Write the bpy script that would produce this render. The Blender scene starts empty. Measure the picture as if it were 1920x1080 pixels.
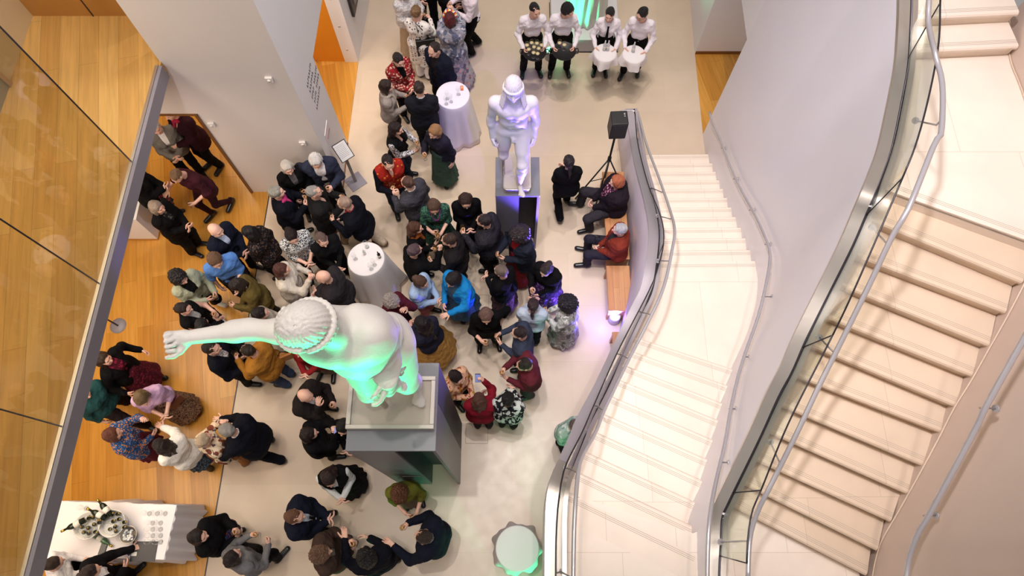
import bpy, bmesh, math, random
import numpy as np
from mathutils import Vector, Matrix, Quaternion
S = bpy.context.scene
C = S.collection
PI = math.pi
# ---------------------------------------------------------------- camera
CAM_H = 10.6
TILT = math.atan(496/1280)
cam_d = bpy.data.cameras.new('camera'); cam = bpy.data.objects.new('camera', cam_d); C.objects.link(cam)
cam_d.sensor_width = 36; cam_d.lens = 24; cam_d.clip_end = 200
cam.location = (0, 0, CAM_H); cam.rotation_euler = (TILT, 0, 0)
S.camera = cam
# ---------------------------------------------------------------- world, exposure
W = bpy.data.worlds.new('world'); S.world = W; W.use_nodes = True
W.node_tree.nodes['Background'].inputs[0].default_value = (1.0, .95, .93, 1)
W.node_tree.nodes['Background'].inputs[1].default_value = .34
vs = S.view_settings
S.display_settings.display_device = 'sRGB'
vs.view_transform = 'Standard'; vs.look = 'None'; vs.gamma = 1; vs.use_curve_mapping = False; vs.exposure = -0.06
S.cycles.caustics_reflective = False; S.cycles.caustics_refractive = False
# ---------------------------------------------------------------- lamps of the place, plus added fill lights
def lamp(name, kind, loc, energy, col, target=None, size=.2, spot=60, blend=.4, sy=None):
    d = bpy.data.lights.new(name, kind); o = bpy.data.objects.new(name, d); C.objects.link(o)
    o.location = loc; d.energy = energy; d.color = col
    if kind == 'AREA':
        d.size = size
        if sy: d.shape = 'RECTANGLE'; d.size_y = sy
    else: d.shadow_soft_size = size
    if kind == 'SPOT': d.spot_size = math.radians(spot); d.spot_blend = blend
    if target is not None:
        o.rotation_euler = (Vector(target)-Vector(loc)).to_track_quat('-Z', 'Y').to_euler()
    return o
WARM = (1, .90, .80); NEUT = (1, .95, .92)
lamp('overhead_fill', 'AREA', (0, 3.5, 22), 1150, (1, .95, .96), (0, 3.5, 0), 8, sy=10)  # soft overhead fill added for the whole hall, not a real skylight
for (x, y, tx, ty, e) in ((-1.0, 9.2, -1.6, 8.2, 2500), (2.2, 8.6, 2.0, 8.2, 1300), (.3, 4.2, 0, 4.5, 2100), (-2.0, 1.8, -2.4, 2.0, 2200), (.6, -.6, -.2, 0.8, 1700)):
    lamp('ceiling_spotlight', 'SPOT', (x, y, 21), e, WARM, (tx, ty, 0), .12, 34, .7)
lamp('ceiling_spotlight', 'SPOT', (1.0, 8.9, 15), 1500, WARM, (1.1, 7.7, 0), .035, 40, .8)
lamp('stair_spotlight', 'SPOT', (2.2, 2.5, 20), 900, (1, .95, .93), (2.3, 3.2, 2), .3, 30, .8)
lamp('stair_spotlight', 'SPOT', (4.3, 1.5, 15), 260, (1, .90, .82), (4.1, 1.6, 4.5), .3, 60, .8)
lamp('wall_fill', 'SPOT', (-1.2, 2.8, 14), 3800, (.94, .91, 1), (3.3, 3.2, 3.8), .3, 46, .9)  # added fill that brightens the curved wall, no real fixture
lamp('wall_fill', 'SPOT', (1.5, 6.5, 13), 1500, (.95, .93, 1), (-2.9, 6.3, 3.5), .3, 40, .9)  # added fill for the white wall at the left
lamp('wall_fill', 'SPOT', (-2.6, -2.5, 13), 1100, (1, .95, .93), (-4.0, 5.4, 4.5), .3, 36, .9)  # added fill from behind the camera for the grey wall
# ---------------------------------------------------------------- small helpers
def at(px, py, z):
    """point of the place seen at a pixel of the photograph, at height z"""
    u = px-960; v = 540-py; s, c = math.sin(TILT), math.cos(TILT)
    r = (u, v*c+1280*s, v*s-1280*c)
    k = (CAM_H-z)/(-r[2])
    return Vector((r[0]*k, r[1]*k, z))
def lin(c):
    return tuple(((x/255)/12.92 if x <= 10 else ((x/255+.055)/1.055)**2.4) for x in c)
def tag(o, label=None, cat=None, group=None, kind=None):
    if label: o['label'] = label
    if cat: o['category'] = cat
    if group: o['group'] = group
    if kind: o['kind'] = kind
    return o
def empty(name, loc=(0, 0, 0), rz=0, label=None, cat=None, group=None, parent=None):
    o = bpy.data.objects.new(name, None); C.objects.link(o); o.location = loc; o.rotation_euler = (0, 0, rz)
    o.empty_display_size = .1
    if parent: o.parent = parent
    return tag(o, label, cat, group)
def rawobj(name, me, mats, parent=None, loc=None, rz=0):
    o = bpy.data.objects.new(name, me); C.objects.link(o)
    for m in (mats if isinstance(mats, (list, tuple)) else [mats]):
        if m and m.name not in [x.name for x in me.materials if x]: me.materials.append(m)
    if parent: o.parent = parent
    if loc is not None: o.location = loc
    if rz: o.rotation_euler = (0, 0, rz)
    return o
class MB:
    """collects faces of one part"""
    def __init__(s): s.v = []; s.f = []; s.mi = []; s.sm = []
    def add(s, vs, fs, mi=0, sm=False):
        b = len(s.v); s.v += [tuple(v) for v in vs]; s.f += [tuple(b+i for i in f) for f in fs]
        s.mi += [mi]*len(fs); s.sm += [sm]*len(fs); return s
    def box(s, c, d, rz=0, mi=0, M=None):
        x, y, z = d[0]/2, d[1]/2, d[2]/2
        R = Matrix.Rotation(rz, 3, 'Z')
        pts = [Vector((i*x, j*y, k*z)) for k in (-1, 1) for j in (-1, 1) for i in (-1, 1)]
        pts = [R@p+Vector(c) for p in pts]
        if M: pts = [M@p for p in pts]
        return s.add(pts, [(0, 2, 3, 1), (4, 5, 7, 6), (0, 1, 5, 4), (2, 6, 7, 3), (0, 4, 6, 2), (1, 3, 7, 5)], mi)
    def prism(s, poly, z0, z1, mi=0, mtop=None):
        """poly list of (x,y) counter-clockwise; z1 may be list"""
        n = len(poly); zt = z1 if isinstance(z1, (list, tuple)) else [z1]*n; zb = z0 if isinstance(z0, (list, tuple)) else [z0]*n
        a = sum(poly[i][0]*poly[(i+1) % n][1]-poly[(i+1) % n][0]*poly[i][1] for i in range(n))
        idx = list(range(n)) if a > 0 else list(range(n-1, -1, -1))
        vs = [(poly[i][0], poly[i][1], zb[i]) for i in idx]+[(poly[i][0], poly[i][1], zt[i]) for i in idx]
        s.add(vs, [tuple(range(n-1, -1, -1))]+[(i, (i+1) % n, n+(i+1) % n, n+i) for i in range(n)], mi)
        b = len(s.v)-2*n
        s.f.append(tuple(b+n+i for i in range(n))); s.mi.append(mi if mtop is None else mtop); s.sm.append(False)
        return s
    def tube(s, pts, r, n=10, mi=0, cap=True, r2=None):
        pts = [Vector(p) for p in pts]; rings = []
        up = Vector((0, 0, 1)); m = len(pts)
        t0 = (pts[1]-pts[0]).normalized()
        nrm = t0.orthogonal().normalized()
        for i, p in enumerate(pts):
            t = (pts[min(i+1, m-1)]-pts[max(i-1, 0)]).normalized()
            nrm = (nrm-t*nrm.dot(t)).normalized(); bn = t.cross(nrm)
            rr = r[i] if isinstance(r, (list, tuple)) else r
            rings.append([p+nrm*rr*math.cos(2*PI*k/n)+bn*rr*math.sin(2*PI*k/n) for k in range(n)])
        vs = [v for q in rings for v in q]; fs = []
        for i in range(m-1):
            for k in range(n): fs.append((i*n+k, i*n+(k+1) % n, (i+1)*n+(k+1) % n, (i+1)*n+k))
        s.add(vs, fs, mi, True)
        if cap:
            b = len(s.v)-len(vs)
            s.f.append(tuple(b+k for k in range(n-1, -1, -1))); s.mi.append(mi); s.sm.append(False)
            s.f.append(tuple(b+(m-1)*n+k for k in range(n))); s.mi.append(mi); s.sm.append(False)
        return s
    def lathe(s, prof, n=20, c=(0, 0, 0), mi=0, M=None, fold=None):
        """prof list of (r,z); fold(theta,z)->radius factor"""
        vs = []; fs = []
        for r, z in prof:
            for k in range(n):
                a = 2*PI*k/n; q = r*(fold(a, z) if fold else 1)
                p = Vector((c[0]+q*math.cos(a), c[1]+q*math.sin(a), c[2]+z)); vs.append(M@p if M else p)
        for i in range(len(prof)-1):
            for k in range(n): fs.append((i*n+k, i*n+(k+1) % n, (i+1)*n+(k+1) % n, (i+1)*n+k))
        b = len(s.v); s.add(vs, fs, mi, True)
        if prof[0][0] > 1e-4: s.f.append(tuple(b+k for k in range(n-1, -1, -1))); s.mi.append(mi); s.sm.append(False)
        if prof[-1][0] > 1e-4: s.f.append(tuple(b+(len(prof)-1)*n+k for k in range(n))); s.mi.append(mi); s.sm.append(False)
        return s
    def mesh(s, name):
        me = bpy.data.meshes.new(name); me.from_pydata(s.v, [], s.f)
        me.polygons.foreach_set('material_index', s.mi); me.polygons.foreach_set('use_smooth', s.sm)
        me.update(); return me
    def build(s, name, mats, parent=None, loc=None, rz=0, bevel=0):
        o = rawobj(name, s.mesh(name), mats, parent, loc, rz)
        if bevel:
            b = o.modifiers.new('bevel', 'BEVEL'); b.width = bevel; b.segments = 2; b.limit_method = 'ANGLE'
        return o
# ---------------------------------------------------------------- materials
MATS = {}
def nt_new(name):
    m = bpy.data.materials.new(name); m.use_nodes = True; nt = m.node_tree
    return m, nt, nt.nodes['Principled BSDF']
def N(nt, t, **k):
    n = nt.nodes.new(t)
    for a, b in k.items():
        if a.startswith('i_'):
            key = a[2:]
            n.inputs[int(key) if key.isdigit() else key.replace('_', ' ')].default_value = b
        else: setattr(n, a, b)
    return n
def mat(name, col, rough=.6, metal=0, bump=0, bscale=60, var=.06, vscale=3, spec=.5, emit=None, estr=1):
    """plain stuff: colour with a faint mottling and a fine bump"""
    if name in MATS: return MATS[name]
    m, nt, b = nt_new(name); L = nt.links
    c = lin(col)
    b.inputs['Roughness'].default_value = rough; b.inputs['Metallic'].default_value = metal
    b.inputs['Specular IOR Level'].default_value = spec
    tc = N(nt, 'ShaderNodeTexCoord')
    nz = N(nt, 'ShaderNodeTexNoise', i_Scale=vscale, i_Detail=4.0); L.new(tc.outputs['Object'], nz.inputs['Vector'])
    mx = N(nt, 'ShaderNodeMix', data_type='RGBA'); mx.inputs[6].default_value = tuple(x*(1-var) for x in c)+(1,); mx.inputs[7].default_value = tuple(min(1, x*(1+var)) for x in c)+(1,)
    L.new(nz.outputs[0], mx.inputs[0]); L.new(mx.outputs[2], b.inputs['Base Color'])
    if bump:
        n2 = N(nt, 'ShaderNodeTexNoise', i_Scale=bscale, i_Detail=3.0); L.new(tc.outputs['Object'], n2.inputs['Vector'])
        bp = N(nt, 'ShaderNodeBump', i_Strength=bump, i_Distance=.02); L.new(n2.outputs[0], bp.inputs['Height']); L.new(bp.outputs[0], b.inputs['Normal'])
    if emit:
        b.inputs['Emission Color'].default_value = (*lin(emit), 1); b.inputs['Emission Strength'].default_value = estr
    MATS[name] = m; return m
def stone_mat(name, c1, c2, bw, bh, rough=.3, joint=(170, 150, 130), mort=.004, rot=0):
    m, nt, b = nt_new(name); L = nt.links
    tc = N(nt, 'ShaderNodeTexCoord'); mp = N(nt, 'ShaderNodeMapping'); mp.inputs['Rotation'].default_value = (0, 0, rot); L.new(tc.outputs['Object'], mp.inputs[0])
    br = N(nt, 'ShaderNodeTexBrick', offset=.5); br.inputs['Scale'].default_value = 1; br.inputs['Brick Width'].default_value = bw; br.inputs['Row Height'].default_value = bh
    br.inputs['Mortar Size'].default_value = mort; br.inputs['Mortar Smooth'].default_value = .3
    br.inputs['Color1'].default_value = (*lin(c1), 1); br.inputs['Color2'].default_value = (*lin(c2), 1); br.inputs['Mortar'].default_value = (*lin(joint), 1)
    L.new(mp.outputs[0], br.inputs['Vector'])
    nz = N(nt, 'ShaderNodeTexNoise', i_Scale=1.3, i_Detail=8.0, i_Roughness=.6); L.new(mp.outputs[0], nz.inputs['Vector'])
    rp = N(nt, 'ShaderNodeMapRange'); rp.inputs[1].default_value = .3; rp.inputs[2].default_value = .7; rp.inputs[3].default_value = .92; rp.inputs[4].default_value = 1.05; L.new(nz.outputs[0], rp.inputs[0])
    mx = N(nt, 'ShaderNodeMix', data_type='RGBA', blend_type='MULTIPLY'); mx.inputs[0].default_value = 1
    L.new(br.outputs[0], mx.inputs[6]); L.new(rp.outputs[0], mx.inputs[7]); L.new(mx.outputs[2], b.inputs['Base Color'])
    n3 = N(nt, 'ShaderNodeTexNoise', i_Scale=6.0, i_Detail=3.0); L.new(mp.outputs[0], n3.inputs['Vector'])
    r2 = N(nt, 'ShaderNodeMapRange'); r2.inputs[3].default_value = rough-.06; r2.inputs[4].default_value = rough+.1; L.new(n3.outputs[0], r2.inputs[0]); L.new(r2.outputs[0], b.inputs['Roughness'])
    return m
def wood_mat(name, c1, c2, bw, bh, rot, rough=.3, grain=1.0):
    """planks along local x after rot"""
    m, nt, b = nt_new(name); L = nt.links
    tc = N(nt, 'ShaderNodeTexCoord'); mp = N(nt, 'ShaderNodeMapping'); mp.inputs['Rotation'].default_value = (0, 0, rot); L.new(tc.outputs['Object'], mp.inputs[0])
    br = N(nt, 'ShaderNodeTexBrick', offset=.37, offset_frequency=2); br.inputs['Scale'].default_value = 1; br.inputs['Brick Width'].default_value = bw; br.inputs['Row Height'].default_value = bh
    br.inputs['Mortar Size'].default_value = .0012; br.inputs['Bias'].default_value = 0
    br.inputs['Color1'].default_value = (*lin(c1), 1); br.inputs['Color2'].default_value = (*lin(c2), 1); br.inputs['Mortar'].default_value = (*lin([x*.55 for x in c2]), 1)
    L.new(mp.outputs[0], br.inputs['Vector'])
    m2 = N(nt, 'ShaderNodeMapping'); m2.inputs['Scale'].default_value = (1.2, 22, 22); L.new(mp.outputs[0], m2.inputs[0])
    nz = N(nt, 'ShaderNodeTexNoise', i_Scale=1.0, i_Detail=6.0, i_Distortion=.6); L.new(m2.outputs[0], nz.inputs['Vector'])
    rp = N(nt, 'ShaderNodeMapRange'); rp.inputs[1].default_value = .25; rp.inputs[2].default_value = .75; rp.inputs[3].default_value = 1-.22*grain; rp.inputs[4].default_value = 1+.1*grain; L.new(nz.outputs[0], rp.inputs[0])
    mx = N(nt, 'ShaderNodeMix', data_type='RGBA', blend_type='MULTIPLY'); mx.inputs[0].default_value = 1
    L.new(br.outputs[0], mx.inputs[6]); L.new(rp.outputs[0], mx.inputs[7]); L.new(mx.outputs[2], b.inputs['Base Color'])
    b.inputs['Roughness'].default_value = rough
    return m
def glass_mat(name, tint, refl=1.0):
    """clear pane: tinted see-through, reflecting more at a slant (Schlick)"""
    m, nt, b = nt_new(name); L = nt.links; nt.nodes.remove(b)
    tr = N(nt, 'ShaderNodeBsdfTransparent'); tr.inputs[0].default_value = (*tint, 1)
    gl = N(nt, 'ShaderNodeBsdfGlossy'); gl.inputs['Roughness'].default_value = .0; gl.inputs[0].default_value = (refl, refl, refl, 1)
    lw = N(nt, 'ShaderNodeLayerWeight'); lw.inputs[0].default_value = .5
    pw = N(nt, 'ShaderNodeMath', operation='POWER'); pw.inputs[1].default_value = 5; L.new(lw.outputs['Facing'], pw.inputs[0])
    ma = N(nt, 'ShaderNodeMath', operation='MULTIPLY_ADD'); ma.inputs[1].default_value = .95; ma.inputs[2].default_value = .04; L.new(pw.outputs[0], ma.inputs[0])
    mx = N(nt, 'ShaderNodeMixShader')
    L.new(ma.outputs[0], mx.inputs[0]); L.new(tr.outputs[0], mx.inputs[1]); L.new(gl.outputs[0], mx.inputs[2]); L.new(mx.outputs[0], nt.nodes['Material Output'].inputs[0])
    return m
M_floor = stone_mat('stone_floor', (208, 188, 166), (203, 182, 160), 1.9, .95, .30, (196, 176, 154), .0025)
M_stair = stone_mat('stair_stone', (232, 216, 200), (228, 210, 192), 1.1, 3.0, .42, (205, 186, 166), .003)
M_stair2 = stone_mat('upper_stair_stone', (216, 193, 168), (210, 185, 159), 1.3, 3.0, .42, (190, 168, 146), .003)
M_groove = mat('tread_groove', (176, 158, 140), .6)
M_wood = wood_mat('oak_floor', (209, 151, 68), (187, 127, 47), 2.3, .25, math.radians(93-15), .28)
M_wood2 = wood_mat('oak_mezzanine_floor', (212, 168, 98), (196, 148, 78), 2.3, .25, math.radians(93-15), .55)
M_bench = wood_mat('bench_oak', (196, 140, 92), (182, 122, 76), 3, .09, math.radians(90), .35)
M_grey = mat('grey_wall_paint', (226, 217, 214), .75, var=.02)
M_white = mat('white_wall_paint', (232, 228, 230), .6, var=.02)
M_curve = mat('polished_white_plaster', (226, 220, 224), .34, var=.03, vscale=1.2)
M_clay = mat('warm_plaster', (206, 184, 168), .7, var=.05, vscale=1.5)
M_steel = mat('brushed_steel', (200, 190, 180), .36, .86, bump=.05, bscale=14, var=.08)
M_rail = mat('satin_steel_tube', (196, 190, 192), .25, .55, var=.03)
M_dark = mat('dark_metal', (62, 58, 62), .4, .6)
M_fascia = mat('grey_painted_fascia', (136, 130, 138), .5)
M_black = mat('black_rubber', (16, 15, 16), .5)
M_orange = mat('orange_veneer_door', (222, 140, 36), .35, var=.08)
M_brown = mat('brown_timber_wall', (176, 124, 62), .5, var=.1)
M_cream = mat('cream_wall_paint', (226, 214, 180), .7)
M_jamb = mat('walnut_trim', (122, 78, 38), .4)
M_glass = glass_mat('balustrade_glass', (.90, .93, .89))
M_tallglass = glass_mat('tall_gallery_glass', (.86, .83, .74), 1)
M_plinth = mat('grey_plinth_paint', (112, 112, 120), .4, var=.03)
M_pdark = mat('plinth_recess', (42, 42, 52), .5)
M_plaster = mat('white_plaster_cast', (214, 208, 202), .55, var=.05, vscale=6, bump=.15, bscale=90)
M_cloth = mat('white_table_linen', (228, 222, 224), .85, bump=.1, bscale=25, var=.02)
# ---------------------------------------------------------------- the room
def st(o): o['kind'] = 'structure'; return o
def xy(p): return (p[0], p[1])
def face(mb, pts, mi=0): mb.add(pts, [tuple(range(len(pts)))], mi)
b0 = at(505, 367, 0); b1 = at(405, 960, 0); bd = (b1-b0).normalized()
P_top = b0-bd*8; P_bot = b1+bd*5
# ground floor stone
mb = MB(); mb.prism([xy(P_bot), (9, P_bot.y), (9, 14), (P_top.x, 14), xy(P_top)], -.3, 0)
st(mb.build('floor', M_floor))
mb = MB(); mb.prism([(-11, P_bot.y), xy(P_bot), xy(P_top), (P_top.x, 14), (-11, 14)], -.3, .004)
o = st(mb.build('floor_timber', M_wood))
# timber strip along the stone edge
mb = MB(); q = Vector((-bd.y, bd.x, 0)); q = q if q.x > 0 else -q
mb.prism([xy(P_bot-q*.012), xy(P_bot+q*.004), xy(P_top+q*.004), xy(P_top-q*.012)], 0, .007)
st(mb.build('trim_1', M_dark))
# ---- grey wall with the passage opening
J = at(475, 360, 0); YW = J.y; XJ = J.x
XR = at(602, 270, 1.5).x
XM = at(300, 125, 3.42).x
print('J', J, 'XR', XR, 'XM', XM, at(480, 50, 4.3), at(652, 269, 0), at(585, 114, 2.3), at(300, 125, 3.42))
LZ = 2.3
TOP = 10.0
YO = at(652, 269, 0).y; XO = at(652, 269, 0).x
XR = XO
mb = MB()
mb.box(((XJ+XR)/2, YW+.15, TOP/2), (XR-XJ, .3, TOP))
mb.box(((XJ-10)/2, YW+.15, (LZ+3.2)/2), (XJ+10, .3, 3.2-LZ))
st(mb.build('wall_back_left', M_grey))
mb = MB(); mb.box((XJ-.02, YW+.14, LZ/2), (.04, .34, LZ)); mb.box((XJ-1.5, YW+.15, LZ-.015), (3, .34, .03))
st(mb.build('trim_2', M_jamb))
# side wall facing the atrium: return, lintel, far run
YF = at(672, 117, 0).y; XF = at(672, 117, 0).x
mb = MB()
mb.prism([(XR-.25, YW+.3), (XR+.002, YW), (XO, YO), (XO-.25, YO)], 0, TOP)
mb.prism([(XO-.25, YO), (XO, YO), (XF, YF), (XF-.25, YF)], LZ+.02, TOP)
XE = XF+.25*(14-YF)/4
mb.prism([(XF-.25, YF), (XF, YF), (XE, 14), (XE-.25, 14)], 0, TOP)
st(mb.build('wall_left', M_white))
mb = MB(); mb.prism([(XR-.02, YW), (XR+.012, YW-.01), (XO+.012, YO), (XO-.02, YO)], 0, .05)
st(mb.build('baseboard_left', M_jamb))
# timber floor beyond the left doorway and the orange door panel across it
mb = MB(); mb.prism([(XJ-2, YW+.3), (XR-.25, YW+.3), (XO-.0, YO), (XF, YF), (XF, 14), (XJ-2, 14)], -.02, .008)
st(mb.build('floor_doorway_left', M_wood))
d = empty('door_1', (XF-.62, YF+.04, 0)); st(d)
mb = MB(); mb.box((0, 0, LZ/2+.2), (1.2, .05, LZ+.4)); mb.build('door_panel', M_orange, d, bevel=.004)
for zz in (.35, .95, 1.6):
    mb = MB(); mb.lathe([(0, 0), (.022, 0), (.022, .02), (0, .024)], 12, M=Matrix.Translation((.48, -.024, zz))@Matrix.Rotation(PI/2, 4, 'X')); mb.build('door_bolt', M_rail, d)
mb = MB(); mb.box((-.32, -.03, 1.42), (.3, .012, .2)); mb.build('door_notice', mat('white_card', (240, 238, 236), .6), d)
mb = MB(); mb.box((-.32, -.028, 1.42), (.32, .012, .22)); mb.build('notice_frame', M_dark, d)
# far left wall: framed panel
fx = lambda y: XF+(XE-XF)*(y-YF)/(14-YF)
wp = empty('framed_picture', (fx(YF+1.3)+.012, YF+1.3, 0), math.atan2(14-YF, XE-XF), 'large picture with dark frame strip on wall beyond the orange door', 'picture')
mb = MB(); mb.box((0, -.02, 1.75), (1.9, .05, 1.9)); mb.build('frame', M_dark, wp, bevel=.01)
mb = MB(); mb.box((.05, -.04, 1.8), (1.7, .05, 1.7)); mb.build('mount', mat('grey_mount', (150, 140, 138), .6), wp)
mb = MB(); mb.box((.1, -.05, 1.85), (1.3, .05, 1.3)); mb.build('print', mat('taupe_print', (176, 160, 150), .5, var=.2), wp)
# ---- mezzanine at the left
ZM = 3.42
E0 = at(300, 125, ZM); E1 = at(50, 1080, ZM); ed = (E1-E0).normalized(); E2 = E1+ed*3
mb = MB(); mb.prism([(-11, E2.y), xy(E2), xy(E0), (E0.x, E0.y+.02), (E0.x, 12), (-11, 12)], ZM-.17, ZM)
st(mb.build('floor_mezzanine', M_wood2))
en = Vector((ed.y, -ed.x, 0)); en = en if en.x > 0 else -en
def strip(mb, a, b, off0, off1, z0, z1, mi=0):
    mb.prism([xy(a+en*off0), xy(a+en*off1), xy(b+en*off1), xy(b+en*off0)], z0, z1, mi)
mb = MB(); strip(mb, E0, E2, -.01, .035, ZM-.19, ZM+.02); st(mb.build('trim_3', M_fascia))
mb = MB(); strip(mb, E0, E2, -.05, -.012, ZM-.02, ZM+.03); st(mb.build('trim_4', M_steel))
gw = empty('glass_screen', (E0.x, E0.y, ZM), 0, 'tall clear glass screen standing along the mezzanine edge', 'glass wall')
js = [E0, at(245, 305, ZM), at(182, 533, ZM), at(110, 800, ZM), at(20, 1110, ZM), E2]
def proj(p): t = (p-E0).dot(ed); return E0+ed*t
js = [proj(j) for j in js]; GH = 3.0
for i in range(1, 5):
    a = js[i]+ed*.008-E0; b_ = js[i+1]-ed*.008-E0
    mb = MB(); g0, g1 = a+en*-.03, b_+en*-.03
    tk = en*.012; g0.z = g1.z = 0
    mb.prism([xy(g0), xy(g1), xy(g1-tk), xy(g0-tk)], 0, GH); mb.build('glass_panel', M_tallglass, gw)
for i in (1, 2, 3):
    a = js[i]-E0+en*-.03
    mb = MB(); mb.tube([a, a+Vector((0, 0, GH))], .009, 6); mb.build('joint', M_dark, gw)
# mezzanine walls
Pb = at(62, 30, ZM); Pc = at(0, 205, ZM); pd = (Pc-Pb).normalized()
mb = MB(); mb.box(((Pb.x+E0.x)/2, Pb.y+.1, ZM+1.6), (E0.x-Pb.x, .2, 3.2)); st(mb.build('wall_mezzanine_back', M_brown))
mb = MB(); mb.box((at(178, 20, ZM).x, Pb.y-.004, ZM+1.6), (.012, .012, 3.2)); st(mb.build('trim_5', M_dark))
q0 = Pb; q1 = Pb+pd*9
pn = Vector((pd.y, -pd.x, 0)); pn = pn if pn.x < 0 else -pn
mb = MB(); mb.prism([xy(q0), xy(q1), xy(q1+pn*.2), xy(q0+pn*.2)], ZM, ZM+3.2); st(mb.build('wall_mezzanine_left', M_cream))
d = empty('door_2', tuple(at(16, 160, ZM)), math.atan2(pd.y, pd.x)); st(d)
mb = MB(); mb.box((.5, 0, 1.05), (.95, .04, 2.1)); mb.build('door_panel', mat('grey_green_door', (150, 150, 132), .5), d)
mb = MB(); mb.box((0, 0, 1.07), (.07, .09, 2.14)); mb.box((1, 0, 1.07), (.07, .09, 2.14)); mb.box((.5, 0, 2.14), (1.07, .09, .07)); mb.build('door_frame', M_steel, d)
lamp('mezzanine_downlight', 'AREA', (-6.6, 3.0, 7.6), 210, (1, .86, .64), None, 1.6, sy=6)
lamp('gallery_downlight', 'AREA', (-6.0, 2.0, 3.1), 170, (1, .84, .64), None, 1.8, sy=6)
lamp('passage_downlight', 'AREA', (-5.5, 8.2, 2.9), 60, (1, .84, .62), None, 1.2, sy=2)
lamp('doorway_downlight', 'AREA', (-3.6, 7.8, 2.9), 25, (1, .86, .66), None, .5, sy=.8)
# ---------------------------------------------------------------- the staircase at the right
def curve(pts, zs):
    """pixel list -> points of the place; zs per point"""
    return [at(p[0], p[1], z) for p, z in zip(pts, zs)]
def resample(pts, n):
    d = [0]
    for i in range(1, len(pts)): d.append(d[-1]+(pts[i]-pts[i-1]).length)
    # smooth with catmull-rom
    P = [pts[0]*2-pts[1]]+list(pts)+[pts[-1]*2-pts[-2]]
    out = []
    for k in range(n):
        t = d[-1]*k/(n-1); i = 0
        while i < len(d)-2 and d[i+1] < t: i += 1
        f = (t-d[i])/(d[i+1]-d[i]) if d[i+1] > d[i] else 0
        a, b, c, e = P[i], P[i+1], P[i+2], P[i+3]
        out.append(.5*((2*b)+(c-a)*f+(2*a-5*b+4*c-e)*f*f+(3*b-a-3*c+e)*f**3))
    return out
def offset(pts, d):
    out = []
    for i, p in enumerate(pts):
        t = pts[min(i+1, len(pts)-1)]-pts[max(i-1, 0)]; t.z = 0; t.normalize()
        out.append(p+Vector((t.y, -t.x, 0))*d)
    return out
def loft(mb, rows, mi=0, close=False, sm=True):
    n = len(rows[0]); vs = [p for r in rows for p in r]; fs = []
    m = len(rows)
    for i in range(m if close else m-1):
        j = (i+1) % m
        for k in range(n-1): fs.append((i*n+k, i*n+k+1, j*n+k+1, j*n+k))
    return mb.add(vs, fs, mi, sm)
def bar(mb, pts, w, z0, z1, mi=0, off=0.0):
    """band following a curve: from off to off+w sideways, z0..z1 relative"""
    a = offset(pts, off); b = offset(pts, off+w); Z = Vector((0, 0, 1))
    rows = [[p+Z*z0 for p in a], [p+Z*z1 for p in a], [p+Z*z1 for p in b], [p+Z*z0 for p in b]]
    n = len(pts)
    for i in range(4):
        r0, r1 = rows[i], rows[(i+1) % 4]
        mb.add(r0+r1, [(k, k+1, n+k+1, n+k) for k in range(n-1)], mi, True)
    for e in (0, n-1): mb.add([rows[i][e] for i in range(4)], [(0, 1, 2, 3)], mi)
    return mb
def seg_hit(p, d, poly):
    """first hit in plan of the line p+t*d with a polyline, nearest t"""
    best = None
    for a, b in zip(poly[:-1], poly[1:]):
        ex, ey = b.x-a.x, b.y-a.y; den = d.x*ey-d.y*ex
        if abs(den) < 1e-9: continue
        t = ((a.x-p.x)*ey-(a.y-p.y)*ex)/den; u = ((a.x-p.x)*d.y-(a.y-p.y)*d.x)/den
        if -.02 <= u <= 1.02 and (best is None or abs(t) < abs(best)): best = t
    return None if best is None else p+d*best
RISE = .15; Z1 = 1.8; Z2 = 3.3; Z3 = 5.1
# outer curved wall between the two flights: foot line and head line
foot_px = [(1318, 252), (1335, 308), (1370, 390), (1390, 440), (1415, 487), (1421, 540), (1407, 610), (1375, 700), (1360, 755), (1347, 810), (1332, 860), (1322, 905), (1304, 970), (1302, 1030), (1307, 1080)]
foot_z = [0, .3, 1.05, 1.35, 1.8, 1.8, 1.8, 2.1, 2.4, 2.65, 2.85, 3.0, 3.3, 3.3, 3.3]
foot = resample(curve(foot_px, foot_z), 60)
head_px = [(1686, -120), (1687, 0), (1684, 72), (1680, 120), (1670, 175), (1650, 268), (1632, 320), (1615, 362), (1600, 397), (1575, 455), (1533, 540), (1490, 627), (1465, 685), (1440, 732), (1404, 812), (1347, 930), (1333, 965), (1330, 1010), (1326, 1090), (1330, 1200)]
head_z = [5.7, 5.55, 5.4, 5.35, 5.35, 5.35, 5.35, 5.35, 5.25, 5.1, 4.85, 4.65, 4.5, 4.35, 4.1, 3.75, 3.65, 3.6, 3.6, 3.6]
head = resample(curve(head_px, head_z), 90)
print('foot', foot[0], foot[20], foot[40], foot[-1]); print('head', head[0], head[30], head[60], head[-1])
def by_y(poly, y):
    pts = sorted(poly, key=lambda p: p.y)
    if y <= pts[0].y: return pts[0].copy()
    if y >= pts[-1].y: return pts[-1].copy()
    for a, b in zip(pts[:-1], pts[1:]):
        if a.y <= y <= b.y: return a.lerp(b, (y-a.y)/max(1e-6, b.y-a.y))
hy = max(p.y for p in head); fy = min(p.y for p in foot)
def wall_x(y, z):
    h = by_y(head, y); f = by_y(foot, y)
    if y > hy: h = h+Vector((0, y-hy, 0)); h.x = h.x-(y-hy)*.13; h.z += (y-hy)*.5
    zf = max(f.z, .4); k = max(0, min(1, (z-zf)/(h.z-zf))); k = k*k*(3-2*k)
    return f.x+(h.x-f.x)*k
ys = [foot[0].y+(head[-1].y-foot[0].y)*i/110 for i in range(111)]
hh = []; ff = []
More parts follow.
